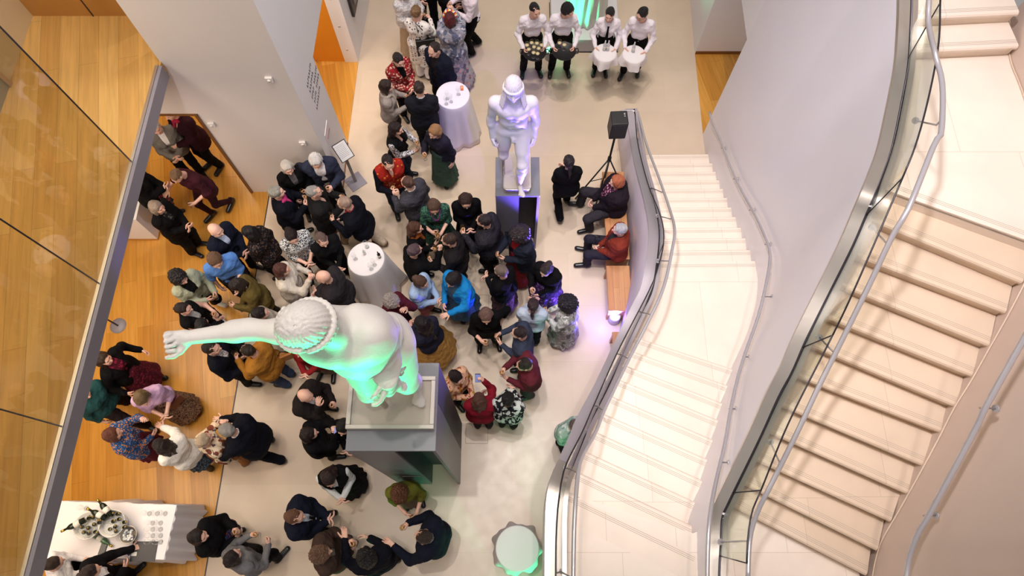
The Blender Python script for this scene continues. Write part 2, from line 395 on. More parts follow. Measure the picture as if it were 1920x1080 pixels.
for y in ys:
    h = by_y(head, y); f = by_y(foot, y)
    if y > hy: h = h+Vector((0, y-hy, 0)); h.x = h.x-(y-hy)*.13; h.z += (y-hy)*.5
    if y < fy: f = f+Vector((h.x-by_y(head, fy).x, y-fy, 0))
    f.y = y; h.y = y; hh.append(h); ff.append(f)
rows = []
for t in (0, .12, .3, .5, .7, .85, 1):
    r = []
    for h, f in zip(hh, ff):
        zf = max(f.z, .4); z = h.z*t
        k = max(0, min(1, (z-zf)/(h.z-zf))); k = k*k*(3-2*k)
        r.append(Vector((f.x+(h.x-f.x)*k, h.y, z)))
    rows.append(r)
mb = MB(); loft(mb, rows); 
back = [[p+Vector((.12, 0, 0)) for p in r] for r in rows]; loft(mb, back[::-1])
mb.add([r[0] for r in rows]+[r[0] for r in back], [(i, i+1, len(rows)+i+1, len(rows)+i) for i in range(len(rows)-1)])
st(mb.build('wall_curved', M_curve))
# ---- upper flight
head_in = offset(head[::-1], 0)      # going up
H2 = head[::-1]
sgn = -1 if offset(H2, .1)[40].x < H2[40].x else 1
def hoff(d): return offset(H2, d*sgn)
nos_px = [((1400, 963), (1625, 1079)), ((1440, 930), (1645, 1032)), ((1460, 882), (1671, 978)), ((1487, 830), (1703, 926)), ((1500, 775), (1732, 873)), ((1525, 717), (1765, 810)),
          ((1550, 660), (1793, 762)), ((1576, 605), (1824, 705)), ((1602, 545), (1855, 648)), ((1626, 487), (1887, 586)), ((1677, 430), (1918, 530)), ((1682, 363), (1952, 460))]
inner = hoff(.10)
stair = empty('upper_staircase', (4.2, .5, Z2), 0, 'upper flight of cream stone steps rising to a wide landing at right', 'staircase')
so = Vector((4.2, .5, Z2))
nos = []
for k, (a, b) in enumerate(nos_px):
    z = Z2+RISE*(k+1); A = at(*a, z); B = at(*b, z); d = (A-B).normalized()
    Hh = seg_hit(B, d, [Vector((p.x, p.y, z)) for p in inner]) or A
    if (Hh-B).length > 2.6 or (Hh-B).dot(d) < 0: Hh = A+d*.3
    nos.append((Vector((Hh.x, Hh.y, z)), B))
def step(mb, L, R, L2, R2, z, ztop_l=None, h=RISE, over=.03, grooves=True):
    """one solid step: nosing line L-R (left-right as seen going up), back line L2-R2"""
    o = -so
    d = (R-L).normalized(); f = Vector((d.y, -d.x, 0)); 
    if f.dot((L+R)/2-(L2+R2)/2) < 0: f = -f      # f points down the stair
    n = .045
    def q(p, dz, s=0): return Vector((p.x, p.y, z+dz))+f*s+o
    b2 = .02
    prof = [(0, -b2), (-.012, -.004), (-.024, 0)]
    rowsL = [q(L, -n, 0)]+[q(L, dz, s) for s, dz in prof]; rowsR = [q(R, -n, 0)]+[q(R, dz, s) for s, dz in prof]
    rowsL.append(q(L2, 0, -.05)); rowsR.append(q(R2, 0, -.05))
    # underside and riser
    rowsL = [q(L2, -h-.12, -.05), q(L, -h-.12, -over), q(L, -n-.004, -over)]+rowsL; rowsR = [q(R2, -h-.12, -.05), q(R, -h-.12, -over), q(R, -n-.004, -over)]+rowsR
    m = len(rowsL); vs = rowsL+rowsR
    mb.add(vs, [(i, (i+1) % m, m+(i+1) % m, m+i) for i in range(m)])
    mb.add(rowsL, [tuple(range(m))]); mb.add(rowsR, [tuple(range(m-1, -1, -1))])
    if grooves:
        for g in (.045, .062, .079):
            a0 = q(L, .0006, -g); a1 = q(R, .0006, -g)
            mb.add([a0, a1, a1-f*.005, a0-f*.005], [(0, 1, 2, 3)], 1)
    return mb
T = [((1722, 96), (1911, 87)), ((1727, 33), (1912, 24)), ((1730, -35), (1913, -42)), ((1733, -100), (1915, -105))]
tops = []
for k, (a, b) in enumerate(T):
    z = Z3+RISE*(k+1); tops.append((at(*a, z), at(*b, z)))
for k in range(12):
    L, R = nos[k]
    if k < 11: L2, R2 = nos[k+1]; L2 = L2.copy(); R2 = R2.copy()
    else: L2 = L+Vector((.05, .13, 0)); R2 = R+Vector((.05, .13, 0))
    mb = MB(); step(mb, L, R, L2, R2, Z2+RISE*(k+1)); mb.build('step', [M_stair2 if k < 11 else M_stair, M_groove], stair)
# landing at the top
rim = [p for p in hoff(.10)]
i0 = min(range(len(rim)), key=lambda i: (Vector((rim[i].x, rim[i].y, 0))-Vector((nos[11][0].x, nos[11][0].y, 0))).length)
i1 = min(range(len(rim)), key=lambda i: abs(rim[i].y-tops[0][0].y))
Rb = at(1894, 107, Z3); Rc = at(1925, 190, Z3); Rd = at(1968, 330, Z3)
poly = [xy(nos[11][1]-so)]+[xy(nos[11][0]-so)]+[xy(rim[i]-so) for i in range(i0+1, i1+4)]+[xy(Rb-so+Vector((0, .3, 0))), xy(Rc-so), xy(Rd-so)]
mb = MB(); mb.prism(poly, Z3-so.z-.25, Z3-so.z-.001); mb.build('landing', M_stair, stair)
for k in range(3):
    L, R = tops[k]; L2, R2 = tops[k+1]
    # rest against the parapet
    d = (L-R).normalized(); Hh = seg_hit(R, d, [Vector((p.x, p.y, L.z)) for p in rim]); L = Hh if Hh else L
    mb = MB(); step(mb, L, R, L2, R2, Z3+RISE*(k+1)); mb.build('step', [M_stair, M_groove], stair)
# half landing both flights share
mb = MB()
lo = at(1625, 1079, Z2)
hl = [xy(at(1046, 1000, Z2)), xy(at(1087, 932, Z2)), xy(at(1300, 1000, Z2)), xy(at(1334, 985, Z2)), xy(at(1352, 925, Z2)), xy(at(1425, 925, Z2)), xy(nos[0][0]+Vector((0, .03, 0))), xy(nos[0][1]+Vector((0, .03, 0))), (nos[0][1].x+.2, -2.5), (at(1042, 1080, Z2).x, -2.5)]
mb.prism(hl, Z2-.3, Z2-.0005); o = mb.build('staircase_landing', M_stair); tag(o, 'wide cream stone half landing at the foot of the upper flight', 'landing')
# parapet of the upper flight
par = empty('upper_parapet', tuple(H2[40]), 0, 'brushed steel capped parapet curving along the upper flight', 'parapet')
po = -H2[40]
rel = lambda pts, o=None: [p+(po if o is None else o) for p in pts]
def groundcurve(pts): return pts
mb = MB(); bar(mb, rel(hoff(0)), .10*sgn, -.012, 0); bar(mb, rel(hoff(.125)), .05*sgn, -.012, 0); bar(mb, rel(hoff(-.004)), .006*sgn, -.05, .001); mb.build('steel_cap', M_steel, par)
mb = MB(); bar(mb, rel(hoff(.10)), .025*sgn, -.03, -.012); mb.build('glazing_channel', M_dark, par)
mb = MB(); bar(mb, rel(hoff(.06)), .112*sgn, -.62, -.013); mb.build('core', M_white, par)
# glass standing in the channel
gb_px = [(1713, -40), (1712, 68), (1703, 160), (1690, 220), (1660, 320), (1623, 410), (1561, 540), (1495, 680), (1435, 800), (1372, 935), (1352, 990), (1345, 1050), (1344, 1100)]
gt_px = [(1765, -60), (1763, 3), (1760, 80), (1744, 170), (1719, 265), (1689, 341), (1603, 540), (1560, 631), (1480, 790), (1429, 914), (1410, 960), (1402, 1010), (1400, 1056)]
gz = [5.55, 5.4, 5.35, 5.35, 5.35, 5.25, 4.85, 4.45, 4.1, 3.72, 3.62, 3.6, 3.6]
GBt = resample(curve(gt_px, [z+.62 for z in gz]), 61)
GBb = hoff(.112)
GB = []
for p in GBt: # foot of the glass lies in the channel
    q = min(GBb, key=lambda w: (w.x-p.x)**2+(w.y-p.y)**2); GB.append(q.copy())
GB2 = []
for i in range(61):
    s = sum((GB[max(0, min(60, i+j))] for j in (-2, -1, 0, 1, 2)), Vector())/5; GB2.append(s)
gl = empty('glass_balustrade', tuple(GB2[30]), 0, 'clear glass balustrade with dark top edge above the upper flight', 'balustrade')
go = -GB2[30]
cuts = [0]+[min(range(61), key=lambda i: (GBt[i]-at(*px, z)).length) for px, z in (((1763, 3), 6.02), ((1689, 341), 5.87), ((1560, 631), 5.07), ((1429, 914), 4.34))]+[60]
for a, b in zip(cuts[:-1], cuts[1:]):
    if b-a < 2: continue
    r0 = rel(GB2[a:b+1], go); r1 = rel(GBt[a:b+1], go)
    mb = MB(); w = Vector((.01, .004, 0))
    loft(mb, [r0, r1]); loft(mb, [[p+w for p in r1], [p+w for p in r0]]); mb.build('glass_panel', M_glass, gl)
    mb = MB(); mb.tube(r1, .008, 6); mb.build('top_edge', M_dark, gl)
for i in cuts[1:]:
    mb = MB(); mb.tube([GB2[i]+go, GBt[i]+go], .006, 6); mb.build('joint', M_dark, gl)
# handrails
def handrail(label, px, zs, r, brs, out):
    c = resample(curve(px, zs), 70); o = c[35].copy()
    e = empty('handrail', tuple(o), 0, label, 'handrail', 'steel handrails of the stairs')
    mb = MB(); mb.tube([p-o for p in c], r, 12); mb.build('rail', M_rail, e)
    for (ip, fp, fz) in brs:
        i = min(range(70), key=lambda k: abs(c[k].y-ip) if isinstance(ip, float) else (c[k]-ip).length)
        p = c[i]; f = fp
        mb = MB(); m1 = p+Vector((0, 0, -.08)); mb.tube([p-o, m1-o, f-o], .008, 8)
        dd = (f-m1).normalized()
        mb.tube([f-dd*.012-o, f-o], .03, 12); mb.build('bracket', M_rail, e)
    return e
hr_px = [(1742, -60), (1742, 0), (1741, 45), (1755, 107), (1767, 160), (1765, 247), (1752, 270), (1705, 387), (1672, 445), (1627, 540), (1565, 665), (1535, 725), (1495, 810), (1455, 890), (1440, 920), (1420, 960), (1406, 1010), (1402, 1090)]
hr_z = [6.4, 6.25, 6.15, 6.0, 6.0, 6.0, 6.0, 5.95, 5.8, 5.5, 5.1, 4.95, 4.75, 4.5, 4.45, 4.3, 4.2, 4.2]
def brk(ph, zh, pf, zf): return (at(*ph, zh), at(*pf, zf), 0)
handrail('satin steel handrail beside the glass of the upper flight', hr_px, hr_z, .022,
         [brk((1762, 222), 6.0, (1716, 226), 5.55), brk((1672, 445), 5.8, (1635, 426), 5.4), brk((1567, 660), 5.1, (1536, 632), 4.8), brk((1470, 860), 4.6, (1444, 828), 4.3), brk((1404, 1022), 4.2, (1350, 1016), 3.75)], 1)
or_px = [(1990, 520), (1950, 585), (1920, 635), (1850, 760), (1826, 810), (1745, 960), (1720, 1003), (1704, 1050), (1698, 1100)]
or_z = [6.0, 5.85, 5.7, 5.35, 5.2, 4.75, 4.6, 4.45, 4.4]
handrail('satin steel handrail fixed to the warm plaster wall at far right', or_px, or_z, .024,
         [brk((1850, 760), 5.35, (1868, 766), 5.2), brk((1740, 968), 4.75, (1756, 966), 4.6)], 1)
# wall right of the upper flight
rw_px = [(1894, 30), (1894, 107), (1920, 180), (1962, 330), (1956, 460), (1917, 541), (1885, 602), (1852, 660), (1823, 712), (1790, 765), (1762, 820), (1727, 885), (1685, 960), (1657, 1008), (1646, 1037), (1637, 1080), (1630, 1160)]
rw_z = [5.1, 5.1, 5.1, 5.1, 5.1, 4.95, 4.8, 4.65, 4.5, 4.35, 4.2, 4.05, 3.8, 3.65, 3.5, 3.4, 3.3]
rw = resample(curve(rw_px, rw_z), 70)
mb = MB(); loft(mb, [[Vector((p.x, p.y, p.z-.5)) for p in rw], rw, [p+Vector((0, 0, 3.4)) for p in rw]]); st(mb.build('wall_right', M_clay))
mb = MB(); mb.tube([p+Vector((-.01, 0, .01)) for p in rw], .008, 6); st(mb.build('trim_6', M_stair2))
# ---- lower flight
lp_px = [(1172, 204), (1180, 250), (1187, 292), (1193, 320), (1206, 370), (1214, 410), (1216, 445), (1210, 495), (1201, 540), (1185, 572), (1150, 645), (1120, 710), (1080, 785), (1070, 810), (1049, 857), (1033, 892), (1025, 930), (1022, 980), (1021, 1080), (1021, 1180)]
lp_z = [.95, 1.0, 1.1, 1.25, 1.55, 1.85, 2.05, 2.15, 2.15, 2.15, 2.2, 2.6, 3.0, 3.15, 3.4, 3.6, 3.65, 3.65, 3.65, 3.65]
LP = resample(curve(lp_px, lp_z), 90)
sg2 = 1 if offset(LP, .1)[45].x > LP[45].x else -1
def lo_(d): return offset(LP, d*sg2)
lower = empty('lower_staircase', (2.6, 3.5, 0), 0, 'lower flight of cream stone steps curving up from the hall floor', 'staircase')
so = Vector((2.6, 3.5, 0))
lin_in = lo_(.205); rin = foot
n1 = [289, 306, 322, 338, 354, 371, 389, 407, 427, 447, 469, 491]
L_n = []
for k, y in enumerate(n1):
    z = RISE*(k+1); A = at(1250, y, z); B = at(1300, y-.5, z); L_n.append((A, B, z))
n2 = [(663, .36), (695, .39), (727, .41), (765, .43), (805, .44), (847, .455), (893, .46), (939, .47), (986, .48)]
n2 = [(634, .33)]+n2
for k, (y, s) in enumerate(n2):
    z = Z1+RISE*(k+1); A = at(1150, y-50*s, z); B = at(1250, y+50*s, z); L_n.append((A, B, z))
rim_r = [Vector((p.x, p.y, 0)) for p in foot]
rim_r = [rim_r[0]+Vector((0, 2, 0))]+rim_r+[rim_r[-1]+Vector((0, -2, 0))]
low = []
for A, B, z in L_n:
    d = (B-A).normalized(); A0 = Vector((A.x, A.y, 0))
    R = seg_hit(A0, d, rim_r); L = seg_hit(A0, d, [Vector((p.x, p.y, 0)) for p in lin_in])
    L = L if L else A0-d*.5; R = R if R else A0+d*1
    low.append((Vector((L.x, L.y, z)), Vector((R.x, R.y, z))-d*-.02))
for k, (L, R) in enumerate(low):
    L2, R2 = low[k+1] if k+1 < len(low) else (L+Vector((0, -.5, 0)), R+Vector((0, -.5, 0)))
    if k in (11, len(low)-1): L2 = L+Vector((0, -.25, 0)); R2 = R+Vector((0, -.25, 0))
    mb = MB(); step(mb, L, R, L2, R2, L.z, h=RISE); mb.build('step', [M_stair, M_groove], lower)
# middle landing of the lower flight
ia = min(range(90), key=lambda i: (Vector((lin_in[i].x, lin_in[i].y, 0))-Vector((low[11][0].x, low[11][0].y, 0))).length)
ib = min(range(90), key=lambda i: (Vector((lin_in[i].x, lin_in[i].y, 0))-Vector((low[12][0].x, low[12][0].y, 0))).length)
fa = [p for p in foot if low[12][1].y-.1 < p.y < low[11][1].y]
poly = [lin_in[i] for i in range(ia, ib+1)]+[low[12][0], low[12][1]]+fa[::-1]+[low[11][1]]
poly = [xy(low[11][0])]+[xy(p) for p in poly]
mb = MB(); pv = [Vector((x, y, Z1-.001))-so for x, y in poly]
mb.prism([(p.x, p.y) for p in pv], Z1-.25, Z1-.001); mb.build('landing', M_stair, lower)
# parapet of the lower flight: the lower half stands on the floor, the upper half is a deep fascia
lpar = empty('lower_parapet', tuple(LP[30]), 0, 'steel capped curved parapet along the outer side of the lower flight', 'parapet')
po = -LP[30]
kc_ = min(range(90), key=lambda i: (LP[i]-at(1049, 857, 3.4)).length)
M_cap = mat('lavender_grey_metal', (178, 168, 174), .42, .5, var=.03)
for nm, sl_, mm_ in (('grey_cap', slice(0, kc_+1), M_cap), ('steel_cap', slice(kc_, 90), M_steel)):  # first stretch of the cap is greyer and duller, the rest plain steel
    mb = MB(); bar(mb, rel(lo_(0)[sl_]), .14*sg2, -.012, 0); bar(mb, rel(lo_(.165)[sl_]), .045*sg2, -.012, 0); mb.build(nm, mm_, lpar)
mb = MB(); bar(mb, rel(lo_(.14)), .025*sg2, -.03, -.012); mb.build('glazing_channel', M_dark, lpar)
k1 = min(range(90), key=lambda i: abs(LP[i].y-at(1201, 540, 2.15).y))
rows = [lo_(0.01)[:k1+14], lo_(.2)[:k1+14]]
mb = MB()
a = rel(rows[0]); b = rel(rows[1])
gz0 = [Vector((p.x, p.y, po.z)) for p in a]; gz1 = [Vector((p.x, p.y, po.z)) for p in b]
Zd = Vector((0, 0, -.013))
loft(mb, [gz0, [p+Zd for p in a], [p+Zd for p in b], gz1]); mb.add([gz0[0], a[0]+Zd, b[0]+Zd, gz1[0]], [(0, 1, 2, 3)])
mb.build('outer_panel', mat('glossy_lacquered_panel', (176, 164, 172), .18, var=.04), lpar)
mb = MB(); bar(mb, rel(lo_(.01)[k1+10:]), .19*sg2, -.75, -.013); mb.build('deep_fascia', M_white, lpar)
# glass on the lower parapet
lgt_px = [(1190, 208), (1196, 270), (1215, 345), (1235, 395), (1244, 430), (1243, 465), (1232, 507), (1217, 545), (1160, 656), (1117, 752), (1092, 810), (1060, 875), (1048, 935), (1043, 1000), (1042, 1080), (1041, 1180)]
lgt_z = [1.6, 1.65, 2.0, 2.3, 2.5, 2.65, 2.75, 2.8, 2.85, 3.3, 3.7, 4.05, 4.25, 4.3, 4.3, 4.3]
lgt = resample(curve(lgt_px, lgt_z), 61)
lb = []
LC = lo_(.152)
for p in lgt:
    lb.append(min(LC, key=lambda w: (w.x-p.x)**2+(w.y-p.y)**2).copy())
lb = [sum((lb[max(0, min(60, i+j))] for j in (-2, -1, 0, 1, 2)), Vector())/5 for i in range(61)]
gl = empty('glass_balustrade', tuple(lb[30]), 0, 'greenish glass balustrade on the outer parapet of the lower flight', 'balustrade')
go = -lb[30]
cuts = [0, 22, 38, 52, 60]
for a, b in zip(cuts[:-1], cuts[1:]):
    r0 = rel(lb[a:b+1], go); r1 = rel(lgt[a:b+1], go); w = Vector((.01, .004, 0))
    mb = MB(); loft(mb, [r0, r1]); loft(mb, [[p+w for p in r1], [p+w for p in r0]]); mb.build('glass_panel', M_glass, gl)
    mb = MB(); mb.tube(r1, .008, 6); mb.build('top_edge', M_dark, gl)
for i in cuts[1:-1]:
    mb = MB(); mb.tube([lb[i]+go, lgt[i]+go], .005, 6); mb.build('joint', M_dark, gl)
lh_px = [(1158, 214), (1160, 209), (1190, 208), (1197, 215), (1212, 270), (1235, 332), (1255, 390), (1265, 430), (1260, 470), (1244, 540), (1212, 610), (1180, 672), (1135, 765), (1117, 810), (1090, 860), (1083, 897), (1077, 980), (1075, 1080), (1075, 1180)]
lh_z = [.95, .95, .95, .95, 1.15, 1.5, 1.95, 2.4, 2.6, 2.7, 2.7, 2.75, 3.2, 3.5, 3.9, 4.1, 4.2, 4.2, 4.2]
handrail('satin steel handrail inside the outer parapet of the lower flight', lh_px, lh_z, .02,
         [brk((1234, 350), 1.7, (1215, 349), 1.4), brk((1252, 402), 2.15, (1232, 404), 1.9), brk((1252, 492), 2.6, (1233, 489), 2.3), brk((1216, 592), 2.7, (1200, 585), 2.4), brk((1178, 671), 2.75, (1162, 664), 2.5), brk((1136, 767), 3.2, (1118, 760), 2.9), brk((1087, 885), 4.05, (1060, 876), 3.7), brk((1075, 1072), 4.2, (1048, 1071), 3.8)], 1)
rr_px = [(1330, 207), (1329, 212), (1345, 250), (1375, 300), (1400, 345), (1425, 395), (1442, 440), (1445, 480), (1435, 540), (1420, 600), (1398, 660), (1380, 740), (1360, 830), (1345, 890), (1333, 950), (1328, 1000), (1326, 1080), (1326, 1180)]
rr_z = [.9, .9, 1.0, 1.3, 1.65, 2.05, 2.4, 2.6, 2.7, 2.7, 2.75, 3.1, 3.6, 3.9, 4.15, 4.2, 4.2, 4.2]
rc = resample(curve(rr_px, rr_z), 60)
rc2 = []
for i, p in enumerate(rc):
    x = p.x
    if p.y > fy: x = min(p.x, wall_x(p.y, p.z)-.075) if p.y < foot[0].y else p.x
    rc2.append(Vector((x, p.y, p.z)))
rc2 = [sum((rc2[max(0, min(59, i+j))] for j in (-1, 0, 1)), Vector())/3 for i in range(60)]
o = rc2[30].copy(); e = empty('handrail', tuple(o), 0, 'satin steel handrail along the white curved wall beside the lower flight', 'handrail', 'steel handrails of the stairs')
mb = MB(); mb.tube([p-o for p in rc2], .02, 12); mb.build('rail', M_rail, e)
for i in range(6, 50, 6):
    p = rc2[i]; f = Vector((wall_x(p.y, p.z-.08), p.y, p.z-.08)); m1 = p+Vector((0, 0, -.08))
    if f.x-p.x < .02: continue
    mb = MB(); mb.tube([p-o, m1-o, f-o], .008, 8); mb.tube([f-Vector((.012, 0, 0))-o, f-o], .028, 12); mb.build('bracket', M_rail, e)
# thin shadow-gap line along the foot of the curved wall
# ---- right-hand doorway beyond the curved wall
F0 = at(1318, 252, 0); F1 = at(1303, 101, 0)
print('F', F0, F1, at(1377, 75, 2.3), at(1372, 99, 0), at(1365, 0, 2.3))
mb = MB(); mb.prism([xy(F0), (F0.x+2, F0.y), (F1.x+2, F1.y+.1), xy(F1)], -.02, .006); st(mb.build('floor_doorway_right', M_wood))
mb = MB(); mb.box((F1.x+.849, F1.y+.146, 1.6), (1.7, .3, 3.2)); st(mb.build('wall_doorway', M_white))
mb = MB(); mb.box((F1.x+.85, F1.y-.004, .04), (1.7, .02, .08)); st(mb.build('baseboard_doorway', M_jamb))
mb = MB(); mb.prism([(F0.x+.06, F0.y-.05), (F0.x+.3, F0.y-.05), (F1.x+.3, F1.y+.3), (F1.x+.06, F1.y+.3)], LZ+.05, 8); st(mb.build('wall_right_lintel', M_white))
dx = (F1.x-F0.x)/(F1.y-F0.y)
mb = MB(); mb.prism([(F1.x, F1.y+.01), (F1.x+.1, F1.y+.01), (F1.x+.1+dx*6, 14), (F1.x+dx*6, 14)], 0, 8); st(mb.build('wall_right_far', M_white))
# ---------------------------------------------------------------- soft bodies: distance fields meshed with surface nets
V3 = lambda *a: np.array(a, dtype=float)
def surfnet(d, org, h):
    s = d < 0; nx, ny, nz = d.shape
    acc = np.zeros((nx-1, ny-1, nz-1, 3)); cnt = np.zeros((nx-1, ny-1, nz-1))
    cor = [(i, j, k) for i in (0, 1) for j in (0, 1) for k in (0, 1)]
    sl = lambda c: (slice(c[0], nx-1+c[0]), slice(c[1], ny-1+c[1]), slice(c[2], nz-1+c[2]))
    for a in cor:
        for ax in range(3):
            if a[ax]: continue
            b = list(a); b[ax] = 1; b = tuple(b)
            da = d[sl(a)]; db = d[sl(b)]; m = s[sl(a)] != s[sl(b)]
            if not m.any(): continue
            t = da[m]/(da[m]-db[m]); p = np.tile(np.array(a, float), (t.size, 1)); p[:, ax] += t
            acc[m] += p; cnt[m] += 1
    M = cnt > 0; idx = -np.ones(cnt.shape, int); idx[M] = np.arange(M.sum())
    cell = np.argwhere(M); v = (cell+acc[M]/cnt[M][:, None])*h+org
    q = []
    for ax in range(3):
        o1, o2 = [(1, 2), (2, 0), (0, 1)][ax]
        A = [slice(1, -1)]*3; A[ax] = slice(0, -1); B = [slice(1, -1)]*3; B[ax] = slice(1, None)
        sa = s[tuple(A)]; sb = s[tuple(B)]; m = sa != sb
        w = np.argwhere(m)+1; w[:, ax] -= 1
        if not len(w): continue
        def g(u1, u2):
            c = w.copy(); c[:, o1] += u1; c[:, o2] += u2
            return idx[c[:, 0], c[:, 1], c[:, 2]]
        f = np.stack([g(-1, -1), g(0, -1), g(0, 0), g(-1, 0)], 1)
        flip = ~sa[m]; f[flip] = f[flip][:, ::-1]; q.append(f)
    return v, (np.concatenate(q) if q else np.zeros((0, 4), int))
class F:
    """a field over a box; unions blend smoothly"""
    def __init__(s, lo, hi, h):
        s.h = h; s.o = np.array(lo, float)-2*h
        n = [int(math.ceil((hi[i]-lo[i])/h))+5 for i in range(3)]
        ax = [s.o[i]+h*np.arange(n[i]) for i in range(3)]
        s.X, s.Y, s.Z = np.meshgrid(*ax, indexing='ij'); s.d = np.full(n, 1.0)
    def uni(s, e, k=.03):
        if k > 0: g = np.maximum(k-np.abs(s.d-e), 0)/k; s.d = np.minimum(s.d, e)-g*g*k*.25
        else: s.d = np.minimum(s.d, e)
        return s
    def cut(s, e, k=.01):
        g = np.maximum(k-np.abs(s.d+e), 0)/k; s.d = np.maximum(s.d, -e)+g*g*k*.25; return s
    def keep(s, e, k=.004): return s.cut(-e, k)
    def cone(s, a, b, ra, rb):
        ax, ay, az = a; bx, by, bz = b; dx, dy, dz = bx-ax, by-ay, bz-az; L = dx*dx+dy*dy+dz*dz+1e-12
        px, py, pz = s.X-ax, s.Y-ay, s.Z-az
        t = np.clip((px*dx+py*dy+pz*dz)/L, 0, 1)
        return np.sqrt((px-t*dx)**2+(py-t*dy)**2+(pz-t*dz)**2)-(ra+(rb-ra)*t)
    def ell(s, c, r, R=None):
        p = np.stack([s.X-c[0], s.Y-c[1], s.Z-c[2]], -1)
        if R is not None: p = p@R      # columns of R are the local axes
        q = np.sqrt(((p/np.array(r))**2).sum(-1)); return (q-1)*min(r)
    def half(s, n, c):   # negative on the side the normal points away from
        n = np.array(n, float); n /= np.linalg.norm(n); return (s.X-c[0])*n[0]+(s.Y-c[1])*n[1]+(s.Z-c[2])*n[2]
    def mesh(s): return surfnet(s.d, s.o, s.h)
def npmesh(name, v, f, mi=None, smooth=True):
    me = bpy.data.meshes.new(name); me.vertices.add(len(v)); me.vertices.foreach_set('co', np.asarray(v, np.float32).ravel())
    me.loops.add(len(f)*4); me.loops.foreach_set('vertex_index', np.asarray(f, np.int32).ravel())
    me.polygons.add(len(f)); me.polygons.foreach_set('loop_start', np.arange(len(f), dtype=np.int32)*4)
    try: me.polygons.foreach_set('loop_total', np.full(len(f), 4, np.int32))
    except Exception: pass
    if mi is not None: me.polygons.foreach_set('material_index', np.asarray(mi, np.int32))
    me.polygons.foreach_set('use_smooth', np.full(len(f), smooth)); me.update(calc_edges=True); me.validate(); return me
def rotm(ax, a):
    c, s = math.cos(a), math.sin(a)
    return {'x': np.array([[1, 0, 0], [0, c, -s], [0, s, c]]), 'y': np.array([[c, 0, s], [0, 1, 0], [-s, 0, c]]), 'z': np.array([[c, -s, 0], [s, c, 0], [0, 0, 1]])}[ax]
def tomat(R, t):
    return Matrix([[R[0][0], R[0][1], R[0][2], t[0]], [R[1][0], R[1][1], R[1][2], t[1]], [R[2][0], R[2][1], R[2][2], t[2]], [0, 0, 0, 1]])
# ---- head: origin at the head's centre, face towards +y
def head_field(h):
    f = F((-.11, -.13, -.17), (.11, .15, .14), h)
    f.d = f.ell((0, -.012, .025), (.076, .094, .092))
    f.uni(f.ell((0, .022, -.035), (.062, .068, .078)), .04)          # face and jaw
    f.uni(f.cone((0, .055, -.098), (0, .062, -.1), .022, .02), .03)     # chin
    f.uni(f.cone((0, -.025, -.06), (0, -.03, -.16), .052, .056), .03)  # neck
    f.uni(f.cone((0, .088, .005), (0, .108, -.028), .008, .015), .014) # nose
    f.uni(f.cone((-.03, .08, .028), (.03, .08, .028), .009, .009), .02) # brow
    for sx in (-1, 1):
        f.cut(f.cone((sx*.031, .094, .008), (sx*.033, .1, .008), .014, .014), .012)   # eye sockets
        f.uni(f.cone((sx*.036, .066, -.03), (sx*.04, .06, -.028), .02, .02), .03)
        f.uni(f.ell((sx*.078, -.008, -.008), (.01, .02, .033)), .01)           # ears
    f.uni(f.cone((-.016, .086, -.062), (.016, .086, -.062), .008, .008), .008)   # lips
    f.cut(f.cone((-.02, .098, -.062), (.02, .098, -.062), .0045, .0045), .004)
    return f
_hv, _hf = head_field(.008).mesh()
_c = _hv[_hf].mean(1)
_hm = np.zeros(len(_hf), int)
for sx in (-1, 1):
    _hm[np.linalg.norm((_c-V3(sx*.031, .083, .008))*V3(1, .6, 1.5), axis=1) < .0125] = 1
_hm[(np.abs(_c[:, 0]) < .024) & (_c[:, 1] > .08) & (np.abs(_c[:, 2]+.062) < .0095)] = 2
HEAD = (_hv, _hf, _hm)
# ---- hands: wrist at the origin, fingers towards +z, palm facing +y, thumb towards +x
def hand_mesh(kind, h=.0062):
    f = F((-.055, -.03, -.03), (.085, .1, .2), h)
    f.d = f.cone((0, 0, -.02), (0, 0, .01), .027, .026)
    f.uni(f.cone((-.018, .002, .03), (-.026, .004, .08), .016, .012), .02); f.uni(f.cone((.016, .002, .03), (.026, .004, .08), .017, .012), .02)
    f.uni(f.cone((0, 0, .02), (0, .004, .08), .018, .013), .02)
    curl = {'fist': (1.5, 1.7, 1.2), 'relax': (.35, .5, .4), 'grip': (.95, 1.15, .7), 'flat': (.08, .1, .1)}[kind]
    for i, (x, L, sp) in enumerate(((.028, .068, .08), (.0095, .077, .02), (-.0095, .072, -.04), (-.027, .056, -.1))):
        p = V3(x, .004, .083); a = 0; c = [p]
        for l, cu in zip((.42, .33, .25), curl):
            a += cu*(1+.06*i); p = p+V3(math.sin(sp)*L*l, math.sin(a)*L*l, math.cos(a)*L*l); c.append(p)
        for (q0, q1, r0, r1) in ((c[0], c[1], .0098, .009), (c[1], c[2], .009, .0082), (c[2], c[3], .0082, .007)):
            f.uni(f.cone(q0, q1, r0, r1), .003)
    t = [V3(.022, .006, .02), V3(.046, .016, .045), V3(.056, .03, .07), V3(.05, .046, .09)] if kind != 'flat' else [V3(.022, .004, .02), V3(.05, .008, .045), V3(.068, .01, .068), V3(.08, .012, .09)]
    for q0, q1, r0, r1 in zip(t[:-1], t[1:], (.014, .011, .0095), (.011, .0095, .008)): f.uni(f.cone(q0, q1, r0, r1), .006)
    return f.mesh()
HANDS = {k: hand_mesh(k) for k in ('relax', 'grip', 'flat', 'fist')}
